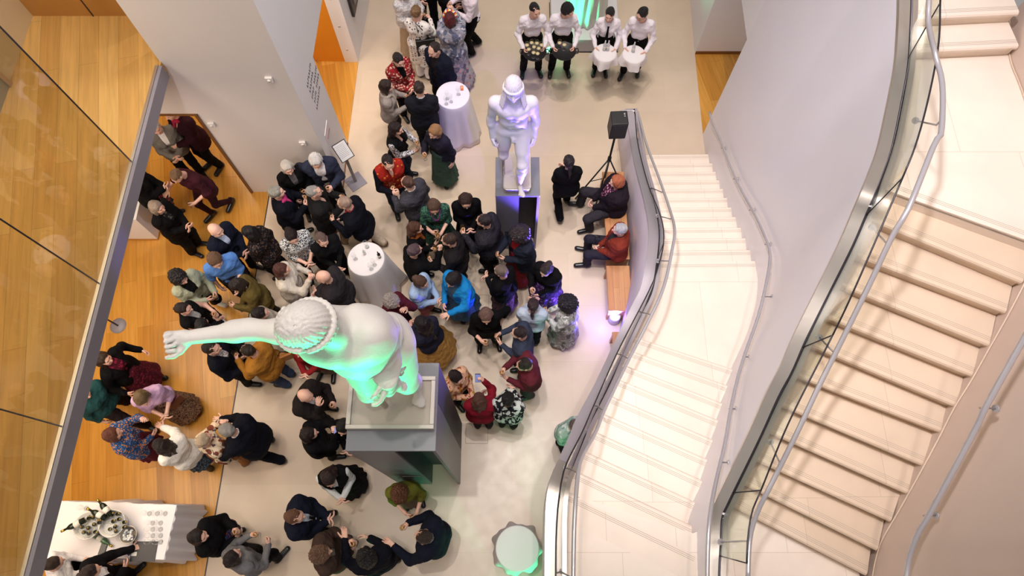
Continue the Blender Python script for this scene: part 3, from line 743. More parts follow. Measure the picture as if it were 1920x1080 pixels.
# ---- hair styles, in head coordinates
def hair_mesh(kind, h=.0068):
    lo = {'long': (-.16, -.2, -.42), 'verylong': (-.16, -.2, -.5), 'pony': (-.13, -.22, -.34)}.get(kind, (-.17, -.19, -.22))
    f = F(lo, (.17, .15, .18), h)
    X, Y, Z = f.X, f.Y, f.Z; th = np.arctan2(X, -(Y+.01))
    if kind == 'bald':
        f.d = f.ell((0, -.022, -.005), (.086, .098, .085)); f.cut(f.ell((0, .01, .06), (.085, .105, .085)), .01)
        f.cut(-f.half((0, 1, 0), (0, .02, 0)) if False else f.half((0, -1, 0), (0, .025, 0)), .01); f.keep(f.half((0, 0, -1), (0, 0, -.075)), .01)
        return f.mesh()
    big = {'short': -.002, 'crop': -.006, 'bob': .008, 'long': .006, 'verylong': .006, 'pony': -.001, 'bun': 0, 'updo': .004, 'curly': .03, 'bigcurly': .05, 'fluffy': .016, 'receding': -.001}[kind]
    f.d = f.ell((0, -.018, .03), (.083+big, .102+big, .098+big))
    if kind in ('bob', 'fluffy', 'updo'): f.uni(f.ell((0, -.035, -.03), (.09+big, .085+big, .09)), .03)
    if kind in ('long', 'verylong'):
        Lz = -.3 if kind == 'long' else -.4
        for x in (-.055, .055): f.uni(f.cone((x, -.06, -.02), (x*1.1, -.075, Lz), .055, .028), .04); f.uni(f.cone((x*1.4, -.02, -.03), (x*1.6, .0, Lz*.75), .032, .016), .03)
        f.uni(f.cone((0, -.085, -.02), (0, -.1, Lz), .05, .03), .03)
    if kind == 'bob':
        for x in (-.07, .07): f.uni(f.cone((x, -.03, -.02), (x*1.08, -.005, -.12), .035, .022), .03)
        f.uni(f.cone((0, -.08, -.03), (0, -.07, -.12), .05, .04), .03)
    if kind == 'pony':
        f.uni(f.ell((0, -.105, .0), (.028, .028, .028)), .02); f.uni(f.cone((0, -.12, -.01), (0, -.125, -.1), .03, .026), .02); f.uni(f.cone((0, -.13, -.1), (.01, -.11, -.28), .026, .01), .02)
    if kind == 'bun': f.uni(f.ell((0, -.12, .04), (.045, .04, .042)), .012)
    if kind == 'updo': f.uni(f.ell((0, -.105, .03), (.055, .05, .055)), .02)
    if kind in ('curly', 'bigcurly'): f.uni(f.ell((0, -.04, -.05), (.1+big*.6, .09+big*.5, .09)), .03)
    # face opening
    fy = {'receding': (0, .075, .05)}.get(kind, (0, .105, -.03))
    if kind == 'receding': f.cut(f.ell((0, .09, .07), (.075, .075, .07)), .01)
    f.cut(f.ell((0, .122, -.02), (.071, .088, .108)), .012)
    if kind in ('short', 'crop', 'receding', 'pony', 'bun', 'updo', 'fluffy'):
        z0 = -.075 if kind in ('short', 'crop', 'receding') else -.085
        cutp = f.half((0, .35, 1), (0, -.02, z0)); f.keep(-cutp, .015) if kind in ('short', 'crop', 'receding') else None
        f.cut(f.cone((0, .07, -.09), (0, .06, -.2), .085, .1), .01)
    if kind in ('long', 'verylong', 'bob'): f.cut(f.cone((0, .05, -.1), (0, .09, -.5), .05, .07), .02)
    cr = np.sqrt(X**2+(Y+.02)**2)                      # distance from the crown
    if kind in ('curly', 'bigcurly'):
        q = 1.0; f.d += .014*(np.sin(X*92+2*np.sin(Y*60))*np.sin(Y*88+1.7*np.sin(Z*70))*np.sin(Z*84+X*60))+.006*np.sin(X*190+Z*50)*np.sin(Y*180)*np.sin(Z*170)
    else:
        sw_ = th*(17 if kind != 'fluffy' else 12)+5*np.sin(cr*30)+3*np.sin(Z*18+1)
        lk = np.abs(np.sin(sw_))                        # locks running out from the crown
        amp = {'fluffy': .012, 'crop': .002, 'short': .0065, 'receding': .004, 'pony': .003, 'bun': .003}.get(kind, .006)
        k = np.clip(cr/.05, 0, 1); f.d += amp*k*(1-lk)+.002*np.sin(th*37+8*np.sin(cr*40))*k
        f.d += .004*np.sin(X*52+2+2*np.sin(Y*35))*np.sin(Z*44+Y*40)
        # ragged hairline
        f.d = np.maximum(f.d, -(Z-(-.1 if kind not in ('short', 'crop', 'receding') else -.062)-.3*np.maximum(0, Y+.0)-.012*np.sin(th*13)) if kind in ('short', 'crop', 'receding', 'fluffy') else f.d)
    return f.mesh()
HAIR_ME = {}
def hair_data(kind):
    if kind not in HAIR_ME: HAIR_ME[kind] = hair_mesh(kind)
    return HAIR_ME[kind]
# ---- skeleton and pose
ARM = { # hand target (side, forward, up) in the trunk's frame, hand kind, palm hint
 'down': ((.25, .03, -.13), 'relax'), 'glass': ((.10, .30, .26), 'grip'), 'glasslow': ((.14, .30, .14), 'grip'), 'clasp': ((.035, .27, .12), 'relax'),
 'claspl': ((.03, .24, .02), 'relax'), 'cross': ((-.06, .21, .2), 'relax'), 'face': ((.05, .22, .50), 'relax'), 'raise': ((.12, .36, .48), 'grip'),
 'pocket': ((.2, .06, .0), 'relax'), 'behind': ((.06, -.17, .02), 'relax'), 'tray': ((.18, .30, .07), 'grip'), 'reach': ((.14, .5, .12), 'flat'), 'out': ((.42, .28, .1), 'flat'),
 'gesture': ((.2, .38, .3), 'flat'), 'hip': ((.2, .0, .05), 'relax'), 'lap': ((.08, .26, .02), 'relax'), 'side': ((.33, .12, .02), 'relax'), 'photo': ((.05, .33, .52), 'grip')}
def ik(a, t, l1, l2, pole):
    d = t-a; L = np.linalg.norm(d); L2 = min(L, (l1+l2)*.985); d = d/max(L, 1e-6); t = a+d*L2
    x = (l1*l1-l2*l2+L2*L2)/(2*L2); r = math.sqrt(max(l1*l1-x*x, 1e-6))
    p = pole-d*np.dot(pole, d); p /= np.linalg.norm(p)+1e-9
    return a+d*x+p*r, t
def skeleton(P):
    s = P.get('h', 1.7)/1.68; w = P.get('w', 1.0); J = {'s': s, 'w': w}
    fem = P.get('fem', True); J['fem'] = fem
    seat = P.get('seat', False); st_ = P.get('stride', 0)
    hz = (.50 if seat else (.93-abs(st_)*.12))*s if not seat else .52
    hip = V3(0, 0, hz)
    R = rotm('x', -P.get('lean', .04))@rotm('y', P.get('tilt', 0)) if True else 0
    R = rotm('z', P.get('twist', 0))@R
    J['R'] = R; J['hip'] = hip
    T = lambda x, y, z: hip+R@V3(x, y, z)*s
    J['T'] = T
    J['waist'] = T(0, 0, .16); J['chest'] = T(0, .01, .35); J['neck'] = T(0, -.01, .50)
    hn = rotm('z', P.get('turn', 0))@rotm('x', -(P.get('nod', .2)*.75-.06))
    Rh = R@hn; J['Rh'] = Rh; J['head'] = J['neck']+Rh@V3(0, .03, .165)*s
    sw = (.162 if fem else .178)*(.5+.5*w)*P.get('sw', 1); J['sw'] = P.get('sw', 1)
    arms = P.get('arms', ('clasp', 'clasp')); J['arms'] = []
    for side, spec in ((-1, arms[0]), (1, arms[1])):      # left hand first (at -x), right at +x
        if isinstance(spec, str): (tx, ty, tz), hk = ARM[spec]
        else: (tx, ty, tz), hk = spec[0], spec[1]
        sh = T(side*sw, -.005, .412)
        tgt = hip+R@V3(side*tx, ty+(w-1)*.12, tz)*s
        pole = R@V3(side*(.55 if not P.get('tuck') or side > 0 else .05), -.55, -.6)
        if spec in ('raise', 'face', 'photo'): pole = R@V3(side*.5, .1, -1)
        al = P.get('armlen', (1, 1))[0 if side < 0 else 1]; el, wr = ik(sh, tgt, .285*s*al, .25*s*al, pole)
        J['arms'].append((sh, el, wr, hk, side))
    lh = .092*(.6+.4*w); J['legs'] = []
    st2 = P.get('stance', .09)
    for side in (-1, 1):
        a = hip+V3(side*lh*s, 0, -.02*s)
        if seat:
            kn = V3(side*(.14+P.get('knees', 0)), .46*s, .47); an = V3(side*(.13+P.get('knees', 0)), .44*s+side*P.get('cross', 0), .09); toe = an+V3(side*.03, .15, -.05)
        else:
            fy = st_*side*.36*s; an = V3(side*st2*s+P.get('cx', 0)*side+P.get('fx', 0), fy-.02+P.get('fy', 0), .085+(0 if fy >= -.05 else min(.07, -fy*.25)))
            kn, an = ik(a, an, .418*s, .418*s, V3(side*.15, 1, 0)); toe = an+V3(side*.035, .14, -.05 if fy >= -.05 else -.06)
        J['legs'].append((a, kn, an, toe, side))
    return J
def bounds(J, pad=.2):
    pts = [J['head'], J['hip']]+[q for a in J['arms'] for q in a[:3]]+[q for l in J['legs'] for q in l[:4]]
    pts = np.array(pts); return pts.min(0)-pad, pts.max(0)+pad
def f_torso(f, J, g=0.0, k=.05):
    s, w, T, fem = J['s'], J['w'], J['T'], J['fem']; ww = .5+.5*w
    c = lambda a, b, ra, rb, kk=k: f.uni(f.cone(a, b, ra*s+g, rb*s+g), kk)
    cw = .068 if fem else .082
    c(T(-cw*ww, .0, .34), T(cw*ww, .0, .34), .112*w, .112*w)
    c(T(-.045*ww, .0, .17), T(.045*ww, .0, .17), (.098 if fem else .11)*w, (.098 if fem else .11)*w)
    c(T(-(.075 if fem else .06)*ww, -.01, .0), T((.075 if fem else .06)*ww, -.01, .0), .115*w, .115*w)
    sw = (.155 if fem else .175)*ww*J['sw']
    c(T(-sw*.88, -.005, .41), T(sw*.88, -.005, .41), .05, .05, .05)
    for x in (-1, 1): c(T(0, -.015, .485), T(x*sw*.88, -.008, .42), .036, .034, .04)
    c(T(0, -.01, .40), T(0, -.012, .50), .07, .05, .04)
    if w > 1.1: c(T(0, .05*w, .1), T(0, .05*w, .2), .1*w, .1*w)
    if fem:
        for x in (-.062, .062): c(T(x*ww, .085*ww, .32), T(x*ww, .09*ww, .31), .05, .05, .05)
    return f
def f_arms(f, J, g=0.0, which=(0, 1), upto=1.0, k=.03):
    s = J['s']
    for i in which:
        sh, el, wr, hk, side = J['arms'][i]
        f.uni(f.cone(sh, el, .052*s*(.6+.4*J['w'])+g, .04*s+g), k)
        if upto > 0: f.uni(f.cone(el, el+(wr-el)*upto, .04*s+g, (.028+.012*(1-upto))*s+g), k)
    return f
def f_legs(f, J, g=0.0, k=.03, up=0.0, upto=1.0, flare=0.0):
    s, w = J['s'], .6+.4*J['w']
    for a, kn, an, toe, side in J['legs']:
        f.uni(f.cone(a, kn, .088*s*w+g, .056*s*w+g), k)
        if upto > 0: f.uni(f.cone(kn, kn+(an-kn)*upto, .057*s*w+g, (.04+.017*(1-upto))*s*w+g+flare), k)
    return f
def hand_frame(J, i):
    sh, el, wr, hk, side = J['arms'][i]
    z = wr-el; z /= np.linalg.norm(z)
    inward = J['R']@V3(-side, 0, 0); 
    if hk == 'flat': inward = J['R']@V3(0, .3, 1)
    y = inward-z*np.dot(inward, z)
    if np.linalg.norm(y) < .2: y = J['R']@V3(0, -1, .4); y = y-z*np.dot(y, z)
    y /= np.linalg.norm(y); x = np.cross(y, z)
    return np.stack([x, y, z], 1), wr, side
def body_mesh(J, h=.017):
    lo, hi = bounds(J, .16); f = F(lo, hi, h); s = J['s']
    f_torso(f, J, -.012); f_arms(f, J, -.002); f_legs(f, J, -.004)
    for a, kn, an, toe, side in J['legs']: f.uni(f.cone(an+V3(0, -.03, -.035), toe, .034*s, .028*s), .02)
    n = J['neck']; f.uni(f.cone(n-J['R']@V3(0, 0, .05), n+(J['head']-n)*.55, .056*s, .052*s), .03)
    f.uni(f.cone(J['head'], J['head']+J['Rh']@V3(0, -.01, .02), .062*s, .062*s), .02)
    v, q = f.mesh(); mi = np.zeros(len(q), int)
    hv = HEAD[0]@J['Rh'].T*s+J['head']; b = len(v); V = [v, hv]; Q = [q, HEAD[1]+b]; MI = [mi, HEAD[2]]; b += len(hv)
    for i in (0, 1):
        R, wr, side = hand_frame(J, i); m, mf = HANDS[J['arms'][i][3]]
        mm = m.copy(); ff = mf
        # template thumb at +x suits the hand whose x axis points forward/up; mirror when it does not
        if np.dot(R[:, 0], J['R']@V3(0, .6, .8)) < 0: mm[:, 0] *= -1; ff = mf[:, ::-1]
        V.append(mm@R.T*s*1.03+wr); Q.append(ff+b); MI.append(np.zeros(len(ff), int)); b += len(mm)
    return np.concatenate(V), np.concatenate(Q), np.concatenate(MI)
def wrinkle(f, a=.004, sc=1.0):
    f.d += a*np.sin(f.X*34*sc+2.3*np.sin(f.Z*13*sc+1))*np.sin(f.Z*41*sc+2*np.sin(f.Y*19*sc)+f.X*9)
    return f
# ---- cloth materials
def cloth_mat(kind, c1, c2=(240, 240, 240), c3=None, scale=1.0, rough=.85):
    key = 'cloth_%s_%s_%s_%s_%.2f' % (kind, c1, c2, c3, scale)
    if key in MATS: return MATS[key]
    m, nt, b = nt_new('fabric_'+kind); L = nt.links; MATS[key] = m
    b.inputs['Roughness'].default_value = rough; b.inputs['Specular IOR Level'].default_value = .12
    tc = N(nt, 'ShaderNodeTexCoord'); a, c = (*lin(c1), 1), (*lin(c2), 1); e = (*lin(c3 or c2), 1)
    def mixc(fac, x, y):
        mx = N(nt, 'ShaderNodeMix', data_type='RGBA'); L.new(fac, mx.inputs[0])
        for k_, v_ in ((6, x), (7, y)):
            if hasattr(v_, 'is_linked') or hasattr(v_, 'links'): L.new(v_, mx.inputs[k_])
            else: mx.inputs[k_].default_value = v_
        return mx.outputs[2]
    def thr(out, lo, hi):
        r = N(nt, 'ShaderNodeMapRange'); r.inputs[1].default_value = lo; r.inputs[2].default_value = hi; L.new(out, r.inputs[0]); return r.outputs[0]
    O = tc.outputs['Object']
    if kind == 'plain':
        nz = N(nt, 'ShaderNodeTexNoise', i_Scale=9.0, i_Detail=3.0); L.new(O, nz.inputs[0]); col = mixc(nz.outputs[0], tuple(x*.88 for x in a[:3])+(1,), tuple(min(1, x*1.12) for x in a[:3])+(1,))
    elif kind == 'floral':
        vo = N(nt, 'ShaderNodeTexVoronoi', i_Scale=16.0*scale); L.new(O, vo.inputs[0]); nz = N(nt, 'ShaderNodeTexNoise', i_Scale=22.0*scale, i_Detail=2.0); L.new(O, nz.inputs[0])
        c_ = mixc(thr(vo.outputs['Distance'], .42, .34), a, c); v2 = N(nt, 'ShaderNodeTexVoronoi', i_Scale=27.0*scale); L.new(O, v2.inputs[0])
        col = mixc(thr(v2.outputs['Distance'], .3, .24), c_, e)
    elif kind == 'spots':
        vo = N(nt, 'ShaderNodeTexVoronoi', i_Scale=26.0*scale); vo.inputs['Randomness'].default_value = .35; L.new(O, vo.inputs[0]); col = mixc(thr(vo.outputs['Distance'], .28, .22), a, c)
    elif kind == 'speckle':
        nz = N(nt, 'ShaderNodeTexNoise', i_Scale=60.0*scale, i_Detail=1.0); L.new(O, nz.inputs[0]); c_ = mixc(thr(nz.outputs[0], .47, .53), a, c)
        n2 = N(nt, 'ShaderNodeTexNoise', i_Scale=34.0*scale, i_Detail=1.0); L.new(O, n2.inputs[0]); col = mixc(thr(n2.outputs[0], .58, .62), c_, e)
    elif kind == 'stripe':
        wv = N(nt, 'ShaderNodeTexWave', i_Scale=8.0*scale, i_Distortion=.5); L.new(O, wv.inputs[0]); col = mixc(thr(wv.outputs[0], .45, .7), a, c)
    elif kind == 'check':
        w1 = N(nt, 'ShaderNodeTexWave', i_Scale=9.0*scale); w1.bands_direction = 'Z'; L.new(O, w1.inputs[0]); w2 = N(nt, 'ShaderNodeTexWave', i_Scale=9.0*scale); w2.bands_direction = 'X'; L.new(O, w2.inputs[0])
        c_ = mixc(thr(w1.outputs[0], .85, .95), a, c); col = mixc(thr(w2.outputs[0], .85, .95), c_, c)
    elif kind == 'leaf':
        v2 = N(nt, 'ShaderNodeTexVoronoi', i_Scale=13.0*scale, feature='SMOOTH_F1'); mp = N(nt, 'ShaderNodeMapping'); mp.inputs['Scale'].default_value = (1, 1, .5); mp.inputs['Rotation'].default_value = (.4, .6, .3); L.new(O, mp.inputs[0]); L.new(mp.outputs[0], v2.inputs[0])
        c_ = mixc(thr(v2.outputs['Distance'], .4, .34), a, c); nz = N(nt, 'ShaderNodeTexNoise', i_Scale=18.0*scale, i_Detail=2.0); L.new(O, nz.inputs[0]); col = mixc(thr(nz.outputs[0], .57, .62), c_, e)
    if hasattr(col, 'links'): L.new(col, b.inputs['Base Color'])
    n3 = N(nt, 'ShaderNodeTexNoise', i_Scale=14.0, i_Detail=5.0); L.new(O, n3.inputs[0])
    bp = N(nt, 'ShaderNodeBump', i_Strength=.8, i_Distance=.035); L.new(n3.outputs[0], bp.inputs['Height']); L.new(bp.outputs[0], b.inputs['Normal'])
    return m
def hair_mat(col, var=.55):
    key = 'hair_%s' % (col,)
    if key in MATS: return MATS[key]
    m, nt, b = nt_new('hair'); L = nt.links; MATS[key] = m; c = tuple(x*(.5 if max(col) < 90 else .75 if max(col) < 145 else 1.05) for x in lin(col)); var = var if max(col) < 145 else .28
    tc = N(nt, 'ShaderNodeTexCoord'); sp = N(nt, 'ShaderNodeSeparateXYZ'); L.new(tc.outputs['Object'], sp.inputs[0])
    ad = N(nt, 'ShaderNodeMath', operation='ADD'); ad.inputs[1].default_value = .02; L.new(sp.outputs[1], ad.inputs[0])
    at2 = N(nt, 'ShaderNodeMath', operation='ARCTAN2'); L.new(sp.outputs[0], at2.inputs[0]); L.new(ad.outputs[0], at2.inputs[1])
    mu = N(nt, 'ShaderNodeMath', operation='MULTIPLY'); mu.inputs[1].default_value = 9; L.new(at2.outputs[0], mu.inputs[0])
    cb = N(nt, 'ShaderNodeCombineXYZ'); L.new(mu.outputs[0], cb.inputs[0])
    z9 = N(nt, 'ShaderNodeMath', operation='MULTIPLY'); z9.inputs[1].default_value = 12; L.new(sp.outputs[2], z9.inputs[0]); L.new(z9.outputs[0], cb.inputs[1])
    nz = N(nt, 'ShaderNodeTexNoise', i_Scale=1.6, i_Detail=5.0, i_Roughness=.7); L.new(cb.outputs[0], nz.inputs[0])
    rp = N(nt, 'ShaderNodeMapRange'); rp.inputs[1].default_value = .3; rp.inputs[2].default_value = .7; L.new(nz.outputs[0], rp.inputs[0])
    mx = N(nt, 'ShaderNodeMix', data_type='RGBA'); mx.inputs[6].default_value = tuple(x*(1-var) for x in c)+(1,); mx.inputs[7].default_value = tuple(min(1, x*(1+var)) for x in c)+(1,)
    L.new(rp.outputs[0], mx.inputs[0]); L.new(mx.outputs[2], b.inputs['Base Color'])
    bp = N(nt, 'ShaderNodeBump', i_Strength=.9, i_Distance=.012); L.new(nz.outputs[0], bp.inputs['Height']); L.new(bp.outputs[0], b.inputs['Normal'])
    b.inputs['Roughness'].default_value = .38; b.inputs['Specular IOR Level'].default_value = .5; return m
def skin_mat(col):
    key = 'skin_%s' % (col,)
    if key in MATS: return MATS[key]
    m = mat('skin_%d' % len(MATS), col, .5, var=.08, vscale=30); m.node_tree.nodes['Principled BSDF'].inputs['Subsurface Weight'].default_value = .0
    MATS[key] = m; return m
M_eye = mat('eye', (38, 28, 26), .3); 
M_shoe = mat('black_leather', (24, 22, 23), .3); M_shoe_b = mat('brown_leather', (84, 46, 30), .35); M_shoe_w = mat('white_canvas', (225, 222, 218), .7); M_shoe_r = mat('burgundy_leather', (92, 26, 28), .4)
SHOES = {'k': M_shoe, 'b': M_shoe_b, 'w': M_shoe_w, 'r': M_shoe_r}
SK = {'p': (226, 178, 158), 'm': (196, 142, 112), 'd': (120, 80, 60), 'l': (238, 196, 180)}
# ---------------------------------------------------------------- building one person
def person(P):
    """P: hx,hy head pixel; a facing (deg, 0 = right in the picture, 90 = up); plus look and pose"""
    J = skeleton(P); s = J['s']
    yaw = math.radians(P['a']-90)
    hp = at(P['px'][0], P['px'][1], J['head'][2]+.06*s)
    Rz = rotm('z', yaw); off = Rz@J['head']; base = Vector((hp.x-off[0], hp.y-off[1], P.get('z', 0)))
    v, q, mi = body_mesh(J); me = npmesh('person', v, q, mi)
    skin = skin_mat(SK[P.get('skin', 'p')]); lips = mat('lips_'+P.get('skin', 'p'), tuple(int(x*y) for x, y in zip(SK[P.get('skin', 'p')], (.85, .62, .62))), .4)
    for m in (skin, M_eye, lips): me.materials.append(m)
    o = bpy.data.objects.new('person', me); C.objects.link(o); o.location = base; o.rotation_euler = (0, 0, yaw)
    tag(o, P['label'], 'person', P.get('group', 'guests and staff at the reception'))
    def child(name, f, m, smooth=True):
        vv, qq = f.mesh()
        if not len(qq): return None
        return rawobj(name, npmesh(name, vv, qq), m, o)
    lo, hi = bounds(J, .17); T = J['T']; top = P.get('top', ('sweater', cloth_mat('plain', (20, 20, 24)))); kind, m1 = top[0], top[1]
    g = {'sweater': .018, 'shirt': .014, 'blouse': .02, 'jacket': .028, 'blazer': .026, 'dress': .014, 'coat': .034, 'vest': .024, 'cardigan': .026}[kind]
    hem = {'sweater': -.07, 'shirt': -.05, 'blouse': -.08, 'jacket': -.12, 'blazer': -.13, 'dress': -.02, 'coat': -.42, 'vest': -.06, 'cardigan': -.14}[kind]
    hem = P.get('hem', hem)
    if P.get('seat'): hem = max(hem, -.06)
    f = F(lo, hi, .017); f_torso(f, J, g, .06)
    if hem < -.06 and not P.get('seat'):
        c0 = T(0, -.01, .0); c1 = J['hip']+V3(0, -.01, hem*s)
        for x in (-.07, .07): f.uni(f.cone(c0+V3(x*s, 0, 0), c1+V3(x*s, 0, 0), .118*s*J['w']+g, (.122+.06*max(0, -hem-.15))*s*J['w']+g), .05)
    up = P.get('sleeve', 1.0)
    if kind == 'vest' : up = 0
    if kind != 'vest': f_arms(f, J, g*.75, upto=up, k=.045)
    if P.get('hood'): f.uni(f.cone(T(-.06, -.09, .46), T(.06, -.09, .46), .05, .05), .03)
    if kind not in ('dress',): wrinkle(f, .0055)
    n = J['neck']; Rr = J['R']
    f.cut(f.cone(n+Rr@V3(0, .012, -.02)*s, n+Rr@V3(0, .02, .12)*s, (.058 if kind != 'jacket' else .062)*s, .08*s), .01)
    if kind in ('jacket', 'blazer', 'coat', 'cardigan', 'vest') and P.get('open', True):
        ow = P.get('ow', .045)
        wq = (J['w']-1)*.12
        f.cut(f.cone(T(0, .06, .50), T(0, .125+wq, .40), ow*1.15*s, ow*.95*s), .006); f.cut(f.cone(T(0, .125+wq, .40), T(0, .172+wq, .15), ow*.95*s, .006*s), .006)
        if ow > .05:
            f.cut(f.cone(T(0, .17, .3), T(0, .19, -.3), ow*.8*s, ow*1.1*s), .01)
    elif P.get('vneck'):
        f.cut(f.cone(T(0, .1, .47), T(0, .22, .45), .045*s, .045*s), .01); f.cut(f.cone(T(0, .12, .42), T(0, .22, .4), .022*s, .022*s), .01)
    f.keep(f.half(Rr@V3(0, 0, -1)*1.0 if P.get('seat') else (0, 0, -1), J['hip']+V3(0, 0, hem*s)) if False else -(f.Z-(J['hip'][2]+hem*s)), .004)
    top_o = child(kind if kind != 'dress' else 'dress_top', f, m1)
    if P.get('sleeves2'):
        t = F(lo, hi, .017); f_arms(t, J, .014, k=.02); wrinkle(t, .003); child('sleeves', t, P['sleeves2'])
    if P.get('buttons'):
        mbt = MB()
        for zz in (.12, .02):
            for x in (-.05, .05): c = T(x, .155+(J['w']-1)*.14, zz); mbt.lathe([(0, -.006), (.013, 0), (0, .008)], 8, tuple(c))
        mbt.build('buttons', mat('gold_button', (210, 170, 80), .3, .8), o)
    if P.get('crown'):
        mbt = MB(); rr = random.Random(4)
        for k_ in range(16):
            a0 = PI*k_/15; c = J['head']+J['Rh']@V3(.098*math.cos(a0), .03+.03*math.sin(a0), .02+.095*math.sin(a0))*s
            mbt.lathe([(0, -.02), (.022, -.012), (.028, 0), (.02, .014), (0, .02)], 8, tuple(c), mi=k_ % 3, fold=lambda th, z: 1+.25*math.cos(5*th))
        mbt.build('flower_headband', [mat('petal_red', (200, 30, 40)), mat('petal_white', (240, 236, 230)), mat('petal_yellow', (236, 170, 40))], o)
    if P.get('trim'):
        t = F(lo, hi, .014); f_torso(t, J, g+.006, .06); t.keep(t.cone(T(0, .05, .47), T(0, .16, .3), .09*s, .03*s)); t.cut(t.cone(T(0, .05, .49), T(0, .2, .32), .065*s, .012*s)); t.cut(t.cone(n, n+Rr@V3(0, 0, .1), .06, .08)); child('collar_trim', t, P['trim'])
    under = P.get('under')
    if under:
        t = F(T(0, 0, .2)-.3, T(0, 0, .45)+.3, .016); f_torso(t, J, g*.35+.002, .06)
        t.keep(-(t.Z-(J['hip'][2]+hem*s+.06))); t.cut(t.cone(n+Rr@V3(0, .02, .0)*s, n+Rr@V3(0, .03, .12)*s, .05*s, .08*s), .01)
        uo = child('shirt', t, under)
        t = F(n-.13, n+.13, .012); t.d = t.cone(n+Rr@V3(0, .0, .0)*s, n+Rr@V3(0, .004, .03)*s, .066*s, .058*s); t.cut(t.cone(n+Rr@V3(0, .01, -.05), n+Rr@V3(0, .02, .15), .048*s, .056*s), .004); t.cut(t.cone(n+Rr@V3(0, .07, -.02), n+Rr@V3(0, .1, .1), .015, .03)); child('collar', t, under)
    if P.get('tie'):
        mbt = MB()
        pts = [T(0, .115, .43), T(0, .165, .3), T(0, .165, .12)]
        for (zz0, zz1, w0, w1) in ((.45, .42, .018, .014), (.42, .12, .014, .03)):
            def pt(x, z): 
                y = .15+.02*math.sin((.45-z)*6); return T(x, y+(J['w']-1)*.1, z)
            mbt.add([pt(-w0, zz0), pt(w0, zz0), pt(w1, zz1), pt(-w1, zz1), pt(-w0, zz0)-Rr@V3(0, .012, 0), pt(w0, zz0)-Rr@V3(0, .012, 0), pt(w1, zz1)-Rr@V3(0, .012, 0), pt(-w1, zz1)-Rr@V3(0, .012, 0)], [(0, 1, 2, 3), (4, 7, 6, 5), (0, 4, 5, 1), (1, 5, 6, 2), (2, 6, 7, 3), (3, 7, 4, 0)])
        mbt.build('tie', P['tie'], o)
    if P.get('scarf'):
        t = F(n-.17, n+.17, .013)
        for k_ in range(10):
            a0 = 2*PI*k_/10; a1 = a0+2*PI/10; t.uni(t.cone(n+Rr@V3(.075*math.sin(a0), .07*math.cos(a0)+.01, -.01), n+Rr@V3(.075*math.sin(a1), .07*math.cos(a1)+.01, -.01), .032, .032), .02)
        t.uni(t.cone(n+Rr@V3(.02, .09, -.02), n+Rr@V3(.03, .14, -.13), .03, .025), .02); wrinkle(t, .004, 2); child('scarf', t, P['scarf'])
    # lower garment
    bot = P.get('bottom', ('trousers', cloth_mat('plain', (20, 20, 24))))
    if bot[0] in ('trousers', 'jeans', 'tights'):
        gg = .014 if bot[0] != 'tights' else .004
        if P.get('wide'): gg = .03
        t = F(lo, V3(hi[0], hi[1], J['hip'][2]+.16), .017)
        w = J['w']; t.uni(t.cone(T(-.065, -.01, .0), T(.065, -.01, .0), .113*s*w+gg*.6, .113*s*w+gg*.6), 0); t.uni(t.cone(T(-.04, 0, .09), T(.04, 0, .09), .1*s*w+gg*.5, .1*s*w+gg*.5), .05)
        f_legs(t, J, gg, .03, flare=.012 if gg > .01 else 0)
        if gg > .01: wrinkle(t, .0055, 1.2)
        t.keep(-(t.Z-.055)); child(bot[0], t, bot[1])
    else:
        hz = J['hip'][2]; bz = {'skirt': .42, 'long_skirt': .14, 'dress_skirt': .36}[bot[0]]; bz = P.get('skhem', bz)
        t = F(V3(-.42, -.42+min(0, lo[1]), bz-.03), V3(.42, .45, hz+.22), .018); wd = P.get('skw', .24 if bot[0] != 'skirt' else .2); wd *= s*(.5+.5*J['w'])
        for x in (-.06, .06): t.uni(t.cone(T(x, 0, .1), T(x, 0, .02), .088*s*J['w']+.012, .115*s*J['w']+.012), .04)
        th = np.arctan2(t.X, t.Y+.0); rr = np.sqrt(t.X**2*.92+(t.Y-.012)**2); zz = np.clip((hz+.02-t.Z)/(hz+.02-bz), 0, 1)
        sk = (rr-(.15*s*(.4+.6*J['w'])+(wd-.15*s)*zz)-.014*zz*np.sin(th*11+2*np.sin(th*3)+t.Z*2))*.9
        sk = np.maximum(sk, t.Z-(hz+.06)); t.uni(sk, .05); t.keep(-(t.Z-bz))
        if bot[0] == 'dress_skirt': pass
        child('skirt', t, bot[1])
        if P.get('tights'):
            t = F(lo, V3(hi[0], hi[1], bz+.15), .015); f_legs(t, J, .004, .02); t.keep(t.Z-(bz+.1)); child('tights', t, P['tights'])
    # shoes
    sm = SHOES[P.get('shoes', 'k')]; boots = P.get('boots', False)
    for a, kn, an, toe, side in J['legs']:
        t = F(np.minimum(an, toe)-.12, np.maximum(an, toe)+.12, .012); t.d = t.cone(an+V3(0, -.035, -.038), toe+V3(0, .03, .0), .046*s, .04*s); t.uni(t.cone(an+V3(0, -.02, -.02), an+V3(0, 0, .03 if not boots else .12), .05*s, .05*s), .02)
        t.keep((0.002 if an[2] < .12 else an[2]-.09)-t.Z, .003)
        if not boots: t.cut(t.cone(an+V3(0, .0, .04), an+V3(0, 0, .2), .04, .05), .006)
        child('shoe', t, sm)
    # hair
    hk = P.get('hair', 'short')
